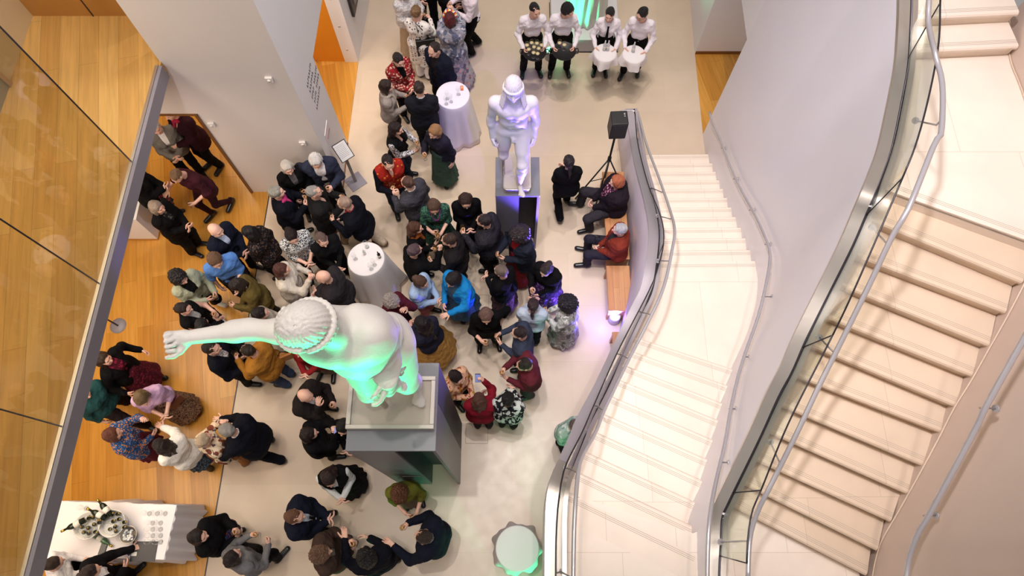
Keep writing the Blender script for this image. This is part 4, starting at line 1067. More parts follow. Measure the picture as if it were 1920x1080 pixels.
    if hk != 'none':
        vv, qq = hair_data(hk)
        if hk not in HAIR_OB: HAIR_OB[hk] = npmesh('hair_'+hk, vv, qq); HAIR_OB[hk].materials.append(hair_mat((60, 45, 40)))
        ho = bpy.data.objects.new('hair', HAIR_OB[hk]); C.objects.link(ho); ho.parent = o
        sc = s*P.get('hs', 1.0); ho.matrix_local = tomat(J['Rh']*sc, J['head'])
        ho.material_slots[0].link = 'OBJECT'; ho.material_slots[0].material = hair_mat(P.get('hc', (40, 30, 28)))
    if P.get('glasses'):
        mg = MB(); 
        for sx in (-1, 1):
            c = V3(sx*.032, .108, .006); ring = [c+V3(.022*math.cos(k*PI/5), 0, .018*math.sin(k*PI/5)) for k in range(11)]
            mg.tube([tuple(J['head']+J['Rh']@q*s) for q in ring], .0028, 5, cap=False)
            mg.tube([tuple(J['head']+J['Rh']@q*s) for q in (V3(sx*.054, .106, .008), V3(sx*.084, .03, .008), V3(sx*.084, -.01, 0))], .0025, 5)
        mg.tube([tuple(J['head']+J['Rh']@q*s) for q in (V3(-.01, .11, .008), V3(.01, .11, .008))], .0025, 5)
        if P['glasses'] == 'top': pass
        mg.build('spectacles', M_dark, o)
    P['_J'] = J; P['_o'] = o; P['_yaw'] = yaw; P['_base'] = base
    return o
HAIR_OB = {}
def hand_world(P, i, dx=0, dy=.03, dz=.09):
    """a point in the grip of hand i of a person, in the place"""
    J = P['_J']; R, wr, side = hand_frame(J, i); p = wr+R@V3(dx, dy, dz)*J['s']
    q = rotm('z', P['_yaw'])@p; return Vector(q)+P['_base']
# ---------------------------------------------------------------- the people
pl = lambda *c: cloth_mat('plain', c)
pt = lambda kind, c1, c2, c3=None, sc=1.0: cloth_mat(kind, c1, c2, c3, sc)
BLK = pl(13, 12, 15); BLK2 = pl(17, 16, 19); NAVY = pl(20, 23, 38); NAVY2 = pl(14, 15, 25); WHT = pl(232, 228, 232); CHAR = pl(32, 30, 34); KHAKI = pl(176, 152, 128)
SHIRTW = pl(226, 226, 232); JEAN = pl(64, 78, 108); GREY = pl(120, 116, 112)
tr = lambda m: ('trousers', m)
PEOPLE = []
def add(px, a, label, **k):
    d = dict(px=px, a=a, label=label, short=k.pop('short', label)); d.update(k); PEOPLE.append(d); return d
M_ = dict(fem=False)
# -- passage under the mezzanine and the timber floor
add((288, 234), -60, 'white-haired person in grey cardigan and black trousers under the mezzanine by the passage', h=1.68, top=('cardigan', GREY), under=WHT, bottom=tr(BLK), hair='short', hc=(214, 208, 202), arms=('clasp', 'clasp'), short='white-haired person in the passage')
add((316, 206), -120, 'person in crimson shawl over black velvet jacket standing in the passage opening', h=1.78, top=('coat', pl(44, 16, 26)), hem=-.2, scarf=pl(168, 40, 70), bottom=tr(BLK), hair='short', hc=(60, 44, 40), arms=('clasp', 'down'))
add((243, 318), 10, 'person in floral tunic and black jacket half hidden by the mezzanine edge', h=1.66, top=('jacket', BLK), bottom=('skirt', pt('floral', (40, 50, 60), (170, 60, 70), (90, 140, 130))), skhem=.5, under=BLK, hair='bob', hc=(60, 44, 40), tights=BLK, boots=True)
add((328, 326), -115, 'person with short light brown hair in maroon short-sleeved top and maroon leggings', h=1.68, lean=.22, nod=.5, top=('sweater', pl(62, 26, 36)), sleeve=.25, bottom=('tights', pl(48, 22, 30)), hem=-.18, hair='short', hc=(142, 110, 80), arms=('glasslow', 'out'), stride=.45)
add((291, 385), -15, 'grey-haired woman in black jacket and wide black trousers holding her hands together', h=1.62, top=('jacket', BLK), hem=-.3, under=pt('floral', (30, 30, 34), (90, 86, 80)), bottom=tr(BLK), wide=True, hair='bob', hc=(150, 134, 122), arms=('clasp', 'clasp'))
add((401, 428), -25, 'bald man in navy suit and light blue shirt near the timber floor edge', h=1.74, **M_, top=('blazer', NAVY), under=pl(190, 200, 226), bottom=tr(NAVY2), hair='none', arms=('clasp', 'clasp'), w=1.05)
add((463, 432), 175, 'dark-haired woman in black jacket with copper flower print facing the bald man', h=1.66, top=('jacket', pt('floral', (26, 24, 28), (60, 52, 50), (120, 84, 66), 1.2)), open=False, hem=-.2, bottom=tr(BLK), hair='long', hc=(34, 26, 28), arms=('clasp', 'down'), wide=True)
add((400, 485), -60, 'man with tousled brown hair in rolled-sleeve bright blue shirt', h=1.78, **M_, top=('shirt', pl(88, 132, 200)), sleeve=.2, bottom=tr(pl(40, 38, 44)), hair='fluffy', hc=(130, 96, 70), hs=.95, nod=.45, arms=('claspl', 'down'))
add((333, 518), -30, 'person with dark curls in sage jacket, black trousers and white trainers', h=1.68, top=('jacket', pl(160, 164, 142)), ow=.07, under=BLK, bottom=tr(BLK), hair='curly', hc=(34, 26, 28), arms=('glasslow', 'clasp'), shoes='w', stride=.3)
add((441, 532), -150, 'woman with dark brown bob in olive suede jacket looking at a phone', h=1.64, top=('jacket', pl(92, 78, 40)), hem=-.2, bottom=tr(pl(60, 52, 40)), hair='bob', hc=(56, 40, 32), nod=.6, arms=('glass', 'claspl'), under=BLK)
add((341, 576), 0, 'woman with dark ponytail in black top with light sleeves holding a glass', h=1.64, top=('vest', BLK), under=pl(170, 168, 166), bottom=tr(BLK), hair='pony', hc=(52, 36, 32), arms=('glass', 'claspl'))
add((376, 606), 95, 'person with straight black hair half hidden by the statue arm', h=1.62, top=('sweater', BLK), bottom=tr(BLK), hair='bob', hc=(26, 22, 26))
add((486, 585), 20, 'person with glossy black hair and grey top behind the statue shoulder', h=1.68, top=('sweater', pl(170, 158, 146)), bottom=tr(CHAR), hair='short', hc=(38, 24, 28), hs=1.1)
add((393, 651), 5, 'man in navy jacket and white patterned collar under the statue fist, holding a glass', h=1.76, **M_, top=('blazer', NAVY2), under=pt('speckle', (220, 216, 214), (150, 146, 150)), bottom=tr(BLK), hair='short', hc=(52, 36, 28), arms=('glass', 'glasslow'), nod=.1)
add((462, 655), 165, 'person in mustard corduroy jacket and blue jeans under the statue arm', h=1.72, **M_, top=('jacket', pl(158, 106, 40)), open=False, bottom=tr(JEAN), hair='short', hc=(56, 42, 30), w=1.12, arms=('glass', 'clasp'))
add((528, 603), -40, 'person in grey checked top hidden behind the statue chest', h=1.66, top=('shirt', pt('check', (62, 66, 74), (120, 124, 130))), bottom=tr(JEAN), hair='short', hc=(50, 38, 32), shoes='b')
add((560, 652), -100, 'person in deep red top and orange bag mostly behind the statue torso', h=1.62, top=('blouse', pl(132, 30, 34)), hem=-.25, bottom=tr(pl(96, 80, 70)), hair='bob', hc=(70, 46, 36))
add((189, 671), -8, 'woman with long brown hair in black cardigan and long maroon print dress, arms apart', h=1.64, w=1.05, top=('cardigan', BLK), ow=.075, under=pt('floral', (80, 24, 40), (150, 40, 70), (60, 20, 34)), bottom=('skirt', pt('floral', (82, 28, 42), (130, 40, 60), (58, 20, 34), 1.6)), skhem=.35, skw=.27, tights=BLK, hair='long', hc=(70, 48, 36), arms=('side', 'side'), nod=.1)
add((147, 736), -20, 'person in teal sweater and black trousers striding out from under the mezzanine', h=1.72, w=1.1, top=('sweater', pl(34, 72, 74)), bottom=tr(pl(34, 26, 28)), hair='short', hc=(50, 38, 34), arms=('down', 'down'), stride=.9)
add((262, 746), -60, 'woman in lilac blouse and long brown speckled skirt with burgundy shoulder bag', h=1.66, lean=.15, nod=.5, top=('blouse', pl(190, 156, 190)), sleeve=.25, hem=-.03, bottom=('long_skirt', pt('speckle', (96, 74, 66), (160, 130, 100), (60, 44, 50))), skw=.25, hair='bob', hc=(122, 98, 66), arms=('clasp', 'clasp'), shoes='r')
add((207, 812), 25, 'auburn-haired woman in bright blue floral top over burgundy skirt', h=1.62, w=1.1, top=('blouse', pt('floral', (40, 70, 120), (190, 120, 60), (90, 150, 190), 2)), hem=-.2, bottom=('skirt', pl(84, 28, 44)), hair='bob', hc=(110, 60, 44), arms=('raise', 'claspl'))
add((297, 833), 150, 'woman with long dark hair in white cardigan and blue floral skirt', h=1.66, top=('cardigan', pl(228, 222, 214)), open=False, bottom=('skirt', pt('floral', (38, 52, 74), (80, 120, 140), (150, 130, 90), 1.8)), skhem=.45, tights=pl(100, 70, 50), boots=True, hair='long', hc=(48, 32, 30), arms=('claspl', 'reach'))
add((380, 823), 55, 'short-haired woman in cream top with brown abstract pattern beside the large navy suit', h=1.6, w=1.05, top=('blouse', pt('leaf', (216, 196, 168), (120, 62, 44), (90, 70, 80))), bottom=tr(pl(150, 100, 60)), hair='short', hc=(190, 168, 140), hs=1.08, arms=('photo', 'clasp'), shoes='b')
add((422, 805), 165, 'grey-haired broad man in dark navy suit gesturing with one hand', h=1.78, **M_, w=1.25, top=('blazer', NAVY2), under=SHIRTW, bottom=tr(NAVY2), hair='short', hc=(150, 144, 138), hs=1.05, lean=.12, arms=('gesture', 'reach'), stride=.4, cx=.03)
# -- left of the big plinth
add((570, 740), -20, 'bald man in black suit wiping his face beside the tall plinth', h=1.74, **M_, w=1.1, top=('blazer', pl(34, 28, 28)), under=WHT, bottom=tr(pl(30, 26, 28)), hair='none', nod=.45, arms=('glass', 'face'), stride=.2)
add((578, 812), 15, 'woman with long dark hair in black raising a phone beside the plinth', h=1.64, top=('jacket', BLK), open=False, bottom=tr(BLK), hair='long', hc=(46, 30, 28), arms=('photo', 'photo'))
add((641, 800), -100, 'person in black top and multicoloured skirt hidden by the plinth corner', h=1.6, top=('sweater', BLK), bottom=('skirt', pt('floral', (60, 40, 90), (190, 60, 60), (50, 130, 150))), hair='bob', hc=(30, 26, 28), tights=BLK)
add((615, 897), -75, 'long-haired woman in black pinafore and white blouse sleeves smiling down at her hands', h=1.66, top=('vest', BLK), under=pl(206, 208, 210), sleeves2=pl(206, 208, 210), bottom=('skirt', BLK), skhem=.3, skw=.26, hair='verylong', hc=(56, 34, 34), nod=.4, arms=('clasp', 'clasp'), tights=BLK)
add((748, 928), -80, 'woman with curly auburn hair and hair clips in olive green knit top', h=1.6, top=('sweater', pl(104, 104, 40)), sleeve=.3, bottom=('skirt', pt('check', (140, 120, 100), (70, 56, 50), None, 2)), skhem=.5, tights=pl(60, 40, 50), hair='curly', hc=(108, 64, 40), nod=.45, arms=('glasslow', 'clasp'))
add((549, 968), 0, 'brown-haired man in navy suit clasping his hands in front', h=1.82, **M_, w=1.12, top=('blazer', NAVY), under=pl(200, 206, 214), tie=NAVY2, bottom=tr(NAVY2), hair='short', hc=(118, 78, 56), arms=('clasp', 'clasp'), nod=.2)
add((600, 1038), 15, 'man with light brown curls in dark brown jacket holding a glass up', h=1.8, **M_, top=('blazer', pl(66, 50, 44)), bottom=tr(pl(46, 34, 44)), under=pl(120, 110, 100), hair='curly', hs=.9, hc=(116, 84, 64), arms=('glass', 'claspl'), hem=-.3)
add((684, 1043), 120, 'man with black curls in black suit seen from behind at the bottom', h=1.78, **M_, top=('blazer', NAVY2), bottom=tr(BLK), under=SHIRTW, hair='curly', hs=.92, hc=(30, 24, 26), arms=('gesture', 'clasp'), hem=-.2)
add((793, 1006), 165, 'dark-haired man in navy blazer and grey shirt talking with open hands', h=1.82, **M_, w=1.12, top=('blazer', NAVY), under=pl(160, 164, 178), bottom=tr(NAVY2), hair='short', hc=(70, 52, 44), arms=('gesture', 'glass'), hem=-.2)
add((368, 1006), 5, 'woman with sunglasses on dark hair in black jacket and colourful patterned skirt', h=1.66, w=1.1, top=('jacket', BLK), open=False, hem=-.22, bottom=('skirt', pt('floral', (50, 40, 80), (120, 60, 50), (60, 110, 140))), skhem=.6, skw=.22, tights=BLK, boots=True, hair='bob', hc=(46, 30, 28), nod=0, arms=('glass', 'clasp'), stride=.3)
add((433, 1045), 60, 'woman with dark bob in mid-grey sweater and black boots holding a drink', h=1.66, w=1.05, top=('sweater', pl(112, 110, 112)), bottom=tr(BLK), boots=True, hair='bob', hc=(44, 30, 30), arms=('glass', 'glasslow'), stride=.3)
add((96, 1056), 30, 'catering server with tied dark hair in white shirt behind the drinks table', h=1.64, lean=.35, top=('shirt', WHT), bottom=tr(BLK), hair='bun', hc=(60, 42, 34), arms=('clasp', 'reach'), group='catering staff')
add((165, 1072), 35, 'catering server in black jacket reaching across the drinks table', h=1.7, lean=.3, w=1.05, top=('jacket', BLK), ow=.06, under=WHT, bottom=tr(BLK), hair='bun', hc=(60, 40, 38), arms=('reach', 'clasp'), group='catering staff')
# -- top of the hall
add((757, -22), -50, 'tall woman with long blonde hair and white lace top at the top edge', h=1.7, top=('blouse', pt('speckle', (226, 222, 222), (190, 184, 186))), bottom=('long_skirt', pl(170, 146, 120)), hair='verylong', hc=(206, 170, 130), arms=('glass', 'clasp'))
add((780, 18), 70, 'woman with short sandy hair in white dotted tunic carrying a black tote bag', h=1.66, w=1.05, top=('blouse', pt('spots', (228, 220, 214), (60, 52, 56), None, .7)), hem=-.45, bottom=tr(WHT), shoes='k', boots=True, hair='short', hc=(142, 108, 72), hs=1.1, arms=('glass', 'glass'), wide=True)
add((788, -72), -95, 'guest in dark suit beyond the top edge beside the lace top', h=1.75, **M_, top=('blazer', NAVY2), under=SHIRTW, bottom=tr(NAVY2), hair='short')
add((840, -58), -60, 'guest in black beyond the top edge with one boot in view', h=1.72, top=('sweater', BLK), bottom=tr(BLK), hair='bob', boots=True, stride=-.5)
add((872, -36), 200, 'waiter in white shirt and black trousers at the top edge holding flowers', h=1.8, **M_, top=('shirt', pl(232, 218, 228)), bottom=tr(BLK), hair='short', arms=('glass', 'glass'), stride=-.25, group='waiters in white shirts')
add((843, 30), 92, 'woman with deep red hair and flower headband in long grey floral kimono', h=1.68, w=1.15, top=('coat', pt('leaf', (150, 148, 160), (96, 100, 124), (196, 188, 196), .9)), open=False, hem=-.3, bottom=('long_skirt', pt('leaf', (168, 162, 164), (110, 104, 120), (200, 150, 140), .9)), skhem=.12, skw=.3, hair='bob', hc=(96, 24, 34), crown=True, arms=('photo', 'photo'))
add((813, 88), -130, 'dark-haired man in open navy coat with his hands behind his back', h=1.78, **M_, w=1.1, top=('jacket', NAVY), ow=.06, under=pl(40, 34, 38), hem=-.22, bottom=tr(BLK), hair='receding', hc=(62, 44, 44), nod=.3, arms=('down', 'behind'))
add((746, 108), -50, 'short-haired woman in red and white floral kimono jacket', h=1.66, w=1.05, top=('jacket', pt('floral', (136, 32, 38), (206, 170, 150), (160, 60, 56), 1.6)), hem=-.2, ow=.055, under=BLK, bottom=tr(BLK), hair='short', hc=(50, 36, 38), hs=1.05, nod=.4, arms=('clasp', 'clasp'))
add((724, 157), 5, 'woman with brown hair in grey knit and long stone scarf holding a glass', h=1.66, top=('sweater', pl(146, 134, 128)), scarf=pl(190, 176, 164), bottom=tr(pl(60, 50, 50)), hair='bob', hc=(66, 44, 38), arms=('glass', 'clasp'))
add((785, 160), 95, 'man in black suit seen from behind at the upper cocktail table', h=1.8, **M_, w=1.05, top=('blazer', pl(26, 26, 34)), bottom=tr(pl(22, 22, 30)), under=SHIRTW, hair='short', hc=(66, 46, 42), arms=('clasp', 'clasp'))
add((742, 237), -15, 'woman with long dark hair in black waistcoat over white patterned sleeves', h=1.66, top=('vest', BLK), sleeves2=pt('speckle', (224, 220, 222), (90, 84, 90)), bottom=tr(pl(46, 52, 70)), hair='verylong', hc=(46, 28, 32), nod=.3, arms=('glass', 'clasp'))
add((814, 243), -125, 'woman with honey blonde hair in dark top and long bottle-green skirt', h=1.64, top=('sweater', pl(34, 32, 44)), bottom=('long_skirt', pl(62, 84, 74)), skw=.24, hair='bob', hc=(152, 112, 74), nod=.3, arms=('down', 'glass'))
add((726, 300), -65, 'man with black hair in red paisley waistcoat over navy sleeves', h=1.8, **M_, w=1.05, top=('vest', pt('spots', (150, 36, 28), (206, 130, 50), None, .6)), sleeves2=NAVY2, bottom=tr(pl(34, 38, 52)), hair='short', hc=(50, 38, 40), nod=.35, arms=('glasslow', 'glass'))
add((763, 338), 150, 'balding man in charcoal tweed suit holding a glass towards the red waistcoat', h=1.74, **M_, w=1.15, top=('blazer', pt('check', (54, 52, 60), (70, 68, 78), None, 2)), under=SHIRTW, bottom=tr(CHAR), hair='receding', hc=(96, 66, 56), arms=('glass', 'down'))
# -- group by the sign
add((537, 311), -60, 'elderly woman with white hair in black cardigan beside the grey wall', h=1.62, w=1.05, top=('cardigan', BLK), ow=.05, under=pl(90, 84, 88), bottom=tr(BLK), hair='bob', hc=(206, 196, 186), arms=('glass', 'glasslow'), nod=.2)
add((590, 298), -75, 'white-haired man in dark blue blazer and open white shirt near the sign stand', h=1.8, **M_, w=1.05, top=('blazer', pl(44, 48, 66)), ow=.075, under=WHT, bottom=tr(BLK), hair='fluffy', hs=.95, hc=(214, 208, 204), nod=.4, arms=('glass', 'hip'), lean=.12)
add((517, 357), 15, 'grey-haired guest in dark coat and pink scarf raising a glass', h=1.68, w=1.1, top=('coat', NAVY2), hem=-.25, scarf=pl(190, 60, 120), bottom=tr(BLK), hair='short', hs=1.12, hc=(150, 146, 136), arms=('glass', 'glass'), nod=0)
add((587, 356), 15, 'grey-haired man with spectacles in black coat and khaki trousers', h=1.76, **M_, w=1.1, top=('coat', pl(28, 27, 28)), hem=-.24, bottom=tr(KHAKI), shoes='b', hair='short', hc=(150, 146, 142), glasses=True, arms=('glass', 'clasp'), nod=0, stride=.4)
add((644, 377), 175, 'balding man in navy blazer with gold buttons and khaki trousers', h=1.78, **M_, w=1.1, top=('blazer', NAVY2), under=pl(150, 40, 60), bottom=tr(pl(196, 178, 158)), shoes='b', hair='receding', hc=(160, 134, 120), glasses=True, buttons=True, arms=('glass', 'clasp'), lean=.12, stride=-.4)
add((545, 440), -60, 'dark-haired woman in black and white speckled blouse looking at her hands', h=1.68, w=1.1, top=('blouse', pt('speckle', (60, 62, 68), (214, 214, 214))), vneck=True, sleeve=.3, bottom=tr(BLK), hair='updo', hc=(44, 26, 30), nod=.4, arms=('clasp', 'clasp'), stance=.13)
add((602, 446), -60, 'woman with short brown-grey hair in black shirt, hands folded, by the round table', h=1.66, w=1.05, top=('shirt', BLK2), bottom=tr(BLK), hair='short', hc=(120, 96, 90), arms=('claspl', 'claspl'), nod=.3)
add((527, 502), 5, 'woman with long auburn-brown hair in cream striped blouse', h=1.68, w=1.1, top=('blouse', pt('stripe', (214, 204, 192), (190, 180, 168), None, 4)), hem=-.15, bottom=tr(CHAR), hair='long', hc=(92, 52, 46), arms=('glass', 'raise'), nod=.2)
add((604, 516), 178, 'bald man in dark suit with his back to the lower round table', h=1.78, **M_, w=1.15, top=('blazer', pl(42, 38, 42)), bottom=tr(CHAR), under=CHAR, hair='none', arms=('clasp', 'clasp'), lean=.08)
# -- centre group
add((873, 373), -80, 'woman with long brown hair in long black dress holding a glass with both hands', h=1.66, w=1.05, top=('dress', BLK), bottom=('long_skirt', BLK), hair='long', hc=(78, 52, 48), nod=.4, arms=('clasp', 'clasp'), glasses=True)
add((907, 410), 165, 'man with dark greying hair in black checked jacket near the smaller plinth', h=1.8, **M_, w=1.2, top=('blazer', pt('check', (34, 32, 40), (54, 52, 60), None, 2)), bottom=tr(BLK), under=BLK, hair='short', hc=(62, 50, 58), arms=('glass', 'down'))
add((813, 384), -80, 'woman in sparkling green dress with purple neckline touching her chest', h=1.66, top=('dress', pt('speckle', (34, 66, 58), (70, 110, 90), (30, 46, 60))), sleeve=.2, trim=pl(130, 60, 130), bottom=('dress_skirt', pt('speckle', (34, 66, 58), (70, 110, 90), (30, 46, 60))), skw=.25, hair='bob', hc=(100, 74, 62), nod=.45, arms=('clasp', 'glass'))
add((778, 424), 0, 'woman with long auburn hair and amber scarf in black holding out a glass', h=1.64, top=('sweater', BLK), scarf=pl(150, 84, 40), bottom=tr(BLK), hair='long', hc=(92, 58, 44), arms=('glass', 'clasp'), nod=.2)
add((777, 466), 30, 'woman with short violet-grey hair in black jacket raising her glass', h=1.64, w=1.1, top=('jacket', BLK), open=False, bottom=tr(BLK), hair='short', hs=1.1, hc=(104, 82, 90), arms=('glass', 'raise'))
add((841, 446), 175, 'man with brown hair in plain black suit between the green dress and the blue cardigan', h=1.78, **M_, w=1.05, top=('blazer', pl(32, 28, 32)), bottom=tr(BLK), under=BLK, hair='short', hc=(88, 64, 54), arms=('glasslow', 'down'))
add((939, 505), 150, 'woman with short mousy hair in black top and brown patterned skirt', h=1.64, w=1.1, top=('sweater', BLK), bottom=('skirt', pt('speckle', (60, 44, 54), (110, 84, 90))), skhem=.35, tights=BLK, hair='short', hs=1.06, hc=(130, 112, 104), arms=('clasp', 'clasp'))
add((973, 437), -150, 'woman with long dark curls in navy coat over crimson dress', h=1.7, w=1.1, top=('coat', pl(34, 38, 52)), ow=.06, under=pl(130, 24, 34), hem=-.3, bottom=('long_skirt', pl(112, 26, 32)), skw=.25, hair='bigcurly', hc=(62, 50, 56), arms=('clasp', 'glasslow'))
add((1024, 503), -125, 'woman with brown hair in black top and purple floral dress holding a cup', h=1.62, w=1.1, top=('sweater', BLK), bottom=('skirt', pt('floral', (60, 40, 90), (140, 100, 170), (90, 70, 50))), skhem=.4, skw=.26, tights=BLK, hair='updo', hc=(70, 52, 50), nod=.5, arms=('claspl', 'glass'))
add((789, 526), -25, 'woman in pale blue shirt and rose pink trousers by the round table', h=1.62, top=('blouse', pl(160, 184, 220)), hem=-.12, bottom=tr(pl(164, 100, 104)), hair='updo', hc=(96, 68, 56), arms=('clasp', 'clasp'), nod=.4)
add((848, 522), -130, 'dark-haired woman in vivid blue cardigan over slate dress giving a thumbs up', h=1.66, w=1.2, top=('cardigan', pl(30, 130, 200)), ow=.075, under=pl(66, 92, 120), hem=-.22, bottom=('skirt', pl(66, 92, 120)), skhem=.4, skw=.26, tights=CHAR, hair='bob', hs=1.1, hc=(48, 40, 46), arms=('gesture', 'clasp'), nod=.4)
add((735, 563), -30, 'woman with speckled grey curls in maroon top behind the statue', h=1.64, w=1.05, top=('sweater', pl(80, 26, 38)), bottom=tr(CHAR), hair='curly', hs=.95, hc=(150, 140, 138), arms=('face', 'clasp'), nod=.3)
add((789, 603), 150, 'woman with long black hair in navy top and full mustard skirt', h=1.66, w=1.1, top=('sweater', pl(34, 34, 52)), bottom=('skirt', pl(172, 128, 70)), skhem=.4, skw=.34, hair='verylong', hs=1.12, hc=(36, 26, 34), arms=('clasp', 'clasp'))
add((911, 590), -85, 'woman with light brown hair in loose black jumpsuit holding a glass alone', h=1.66, w=1.05, top=('dress', BLK), hem=-.3, vneck=True, sleeve=.45, bottom=tr(BLK), wide=True, hair='bob', hc=(126, 96, 86), nod=.4, arms=('hip', 'glass'), stance=.13)
add((1000, 568), 85, 'woman with dark ponytail in pale blue puff-sleeved blouse and black trousers', h=1.66, top=('blouse', pl(176, 186, 206)), hem=-.02, bottom=tr(NAVY2), hair='pony', hc=(72, 50, 54), arms=('clasp', 'clasp'))
add((1063, 566), 165, 'woman with big dark curls in white and grey patterned dress', h=1.66, w=1.05, top=('blouse', pt('leaf', (190, 190, 188), (130, 134, 130), (216, 214, 214))), hem=-.1, bottom=('long_skirt', pt('leaf', (160, 156, 156), (110, 108, 112), (206, 204, 206))), skw=.24, hair='bigcurly', hc=(38, 30, 46), arms=('glass', 'clasp'))
add((974, 621), 175, 'short-haired man in dark slate shirt beside the pale blue blouse', h=1.76, **M_, w=1.1, top=('shirt', pl(52, 58, 76)), bottom=tr(NAVY2), hair='crop', hs=1.03, hc=(60, 46, 50), arms=('clasp', 'glasslow'))
add((983, 681), -170, 'short-haired man in maroon jumper and dark trousers holding a small glass', h=1.76, **M_, w=1.08, top=('sweater', pl(92, 34, 44)), bottom=tr(pl(64, 58, 60)), hair='crop', hs=1.03, hc=(56, 42, 34), arms=('clasp', 'glass'), nod=.35)
add((855, 706), -40, 'person with dark hair in peach and mustard floral blouse beside the plinth', h=1.64, top=('blouse', pt('leaf', (214, 170, 140), (190, 130, 50), (140, 60, 50), 1.4)), bottom=tr(BLK), hair='short', hs=1.1, hc=(40, 24, 30), arms=('clasp', 'clasp'))
add((898, 746), 90, 'woman with brown-blonde hair in dark red top holding a phone up', h=1.62, w=1.05, top=('sweater', pl(122, 22, 38)), bottom=tr(pl(52, 34, 42)), hair='long', hc=(98, 62, 52), arms=('claspl', 'photo'))
add((953, 745), 80, 'black-haired woman in black and white floral blouse seen from behind', h=1.64, w=1.1, top=('blouse', pt('leaf', (30, 28, 36), (200, 206, 200), None, 1.3)), bottom=tr(pl(34, 34, 38)), hair='short', hs=1.12, hc=(32, 26, 32), arms=('clasp', 'clasp'))
add((1067, 299), 97, 'person with dark ponytail in black jacket walking away past the smaller plinth', h=1.64, top=('blazer', BLK), bottom=tr(BLK), hair='pony', hs=1.08, hc=(50, 38, 46), arms=('clasp', 'clasp'), stride=.55, under=BLK)
add((1080, 800), -60, 'person in pale green patterned jacket partly hidden behind the stair parapet', h=1.62, top=('jacket', pt('leaf', (150, 176, 160), (196, 206, 196), (120, 140, 140))), bottom=tr(BLK), hair='short', hc=(110, 96, 84))
# -- waiters in a row
wt = dict(group='waiters in white shirts', fem=False, bottom=tr(BLK), hc=(36, 28, 32), top=('shirt', pl(236, 228, 236)), hem=.04, w=.85)
add((1003, 14), -85, 'leftmost of the four waiters, holding a black tray full of small glasses', h=1.74, **wt, hair='short', turn=.5, arms=('tray', 'tray'), stance=.14, traydark=9)
add((1066, 14), -88, 'waiter with bushy black hair holding a black tray with two glasses left', h=1.76, **wt, hair='fluffy', hs=.95, turn=.7, nod=.45, arms=('tray', 'tray'), stance=.14, traydark=2)
wt2 = dict(wt); wt2['fem'] = True
add((1144, 22), -95, 'waitress in black tie holding a round white-draped tray with two bottles', h=1.62, **wt2, hair='pony', turn=-.2, nod=.25, tie=BLK, arms=('tray', 'tray'), traywhite=2)
add((1205, 22), -105, 'rightmost waiter in spectacles holding a white-draped tray with one bottle', h=1.7, **wt, hair='short', hs=1.05, turn=-.5, nod=.35, glasses=True, arms=('tray', 'tray'), stride=.2, stance=.12, traywhite=1)
# -- on the bench
add((1157, 337), 185, 'heavy seated person with ginger hair in black coat and pink floral top on the bench', seat=True, h=1.68, w=1.5, top=('coat', pl(34, 26, 34)), open=True, ow=.085, under=pt('floral', (60, 26, 44), (190, 130, 150), None, 1.3), bottom=tr(pl(48, 44, 50)), hair='fluffy', hc=(180, 102, 70), nod=.1, arms=('lap', 'lap'), knees=.12, cross=.05)
add((1163, 427), 175, 'grey-haired seated person in rust red jacket with a stick on the bench', seat=True, h=1.68, w=1.2, top=('jacket', pl(124, 48, 36)), under=pl(50, 46, 52), bottom=tr(pl(40, 38, 48)), hair='short', hs=1.06, hc=(178, 178, 184), arms=('lap', 'claspl'), nod=.15)
import time as _t
_t0 = _t.time()
for P in PEOPLE:
    person(P)
print('people', len(PEOPLE), 'in %.1fs' % (_t.time()-_t0))
# ---------------------------------------------------------------- plinths and plaster casts
def plinth(px_fl, px_fr, px_br, z, label, name='display_plinth'):
    a = at(*px_fl, z); b = at(*px_fr, z); c = at(*px_br, z); x0, x1, y0, y1 = a.x, b.x, (a.y+b.y)/2, c.y
    w, d = x1-x0, y1-y0; o = empty(name, ((x0+x1)/2, (y0+y1)/2, 0), 0, label, 'plinth', 'tall grey plinths')
    X0, X1, Y0, Y1 = -w/2, w/2, -d/2, d/2; rx = X0+.53*w; rd = .32*d
    B = lambda mb, xa, xb, ya, yb, za, zb, mi=0: mb.box(((xa+xb)/2, (ya+yb)/2, (za+zb)/2), (xb-xa, yb-ya, zb-za), 0, mi)
    mb = MB(); B(mb, X0, X1, Y0+rd, Y1, 0, z-.04); B(mb, X0, rx, Y0+.001, Y0+rd, 0, z-.04); B(mb, X1-.035, X1, Y0+.001, Y0+rd, 0, z-.04); mb.build('body', M_plinth, o)
    mb = MB(); B(mb, rx, X1-.035, Y0+rd-.006, Y0+rd-.002, .02, z-.045); B(mb, rx+.001, rx+.004, Y0+.02, Y0+rd, .02, z-.045); B(mb, X1+.0005, X1+.003, Y0+.55*d, Y1-.01, .05, z-.06); mb.build('recess_lining', M_pdark, o)
    mb = MB(); B(mb, X0-.004, X1+.004, Y0-.004, Y1+.004, z-.04, z); mb.build('top', M_plinth, o, bevel=.004)
    mb = MB(); B(mb, X0+.22*w, rx-.04*w, Y0-.004, Y0+.004, z*.30, z*.30+.05); mb.build('handle_slot', M_steel, o); 
    mb = MB(); B(mb, X0+.2*w, rx-.02*w, Y0-.003, Y0+.003, z*.30+.05, z*.30+.12); mb.build('slot_recess', M_black, o)
    return o
plinth((648, 845), (816, 845), (824, 681), 3.6, 'very tall grey plinth with dark recess carrying the large plaster figure')
plinth((929, 367), (1012, 367), (1012, 295), 1.86, 'grey plinth under the smaller striding plaster figure, lit blue at the front')
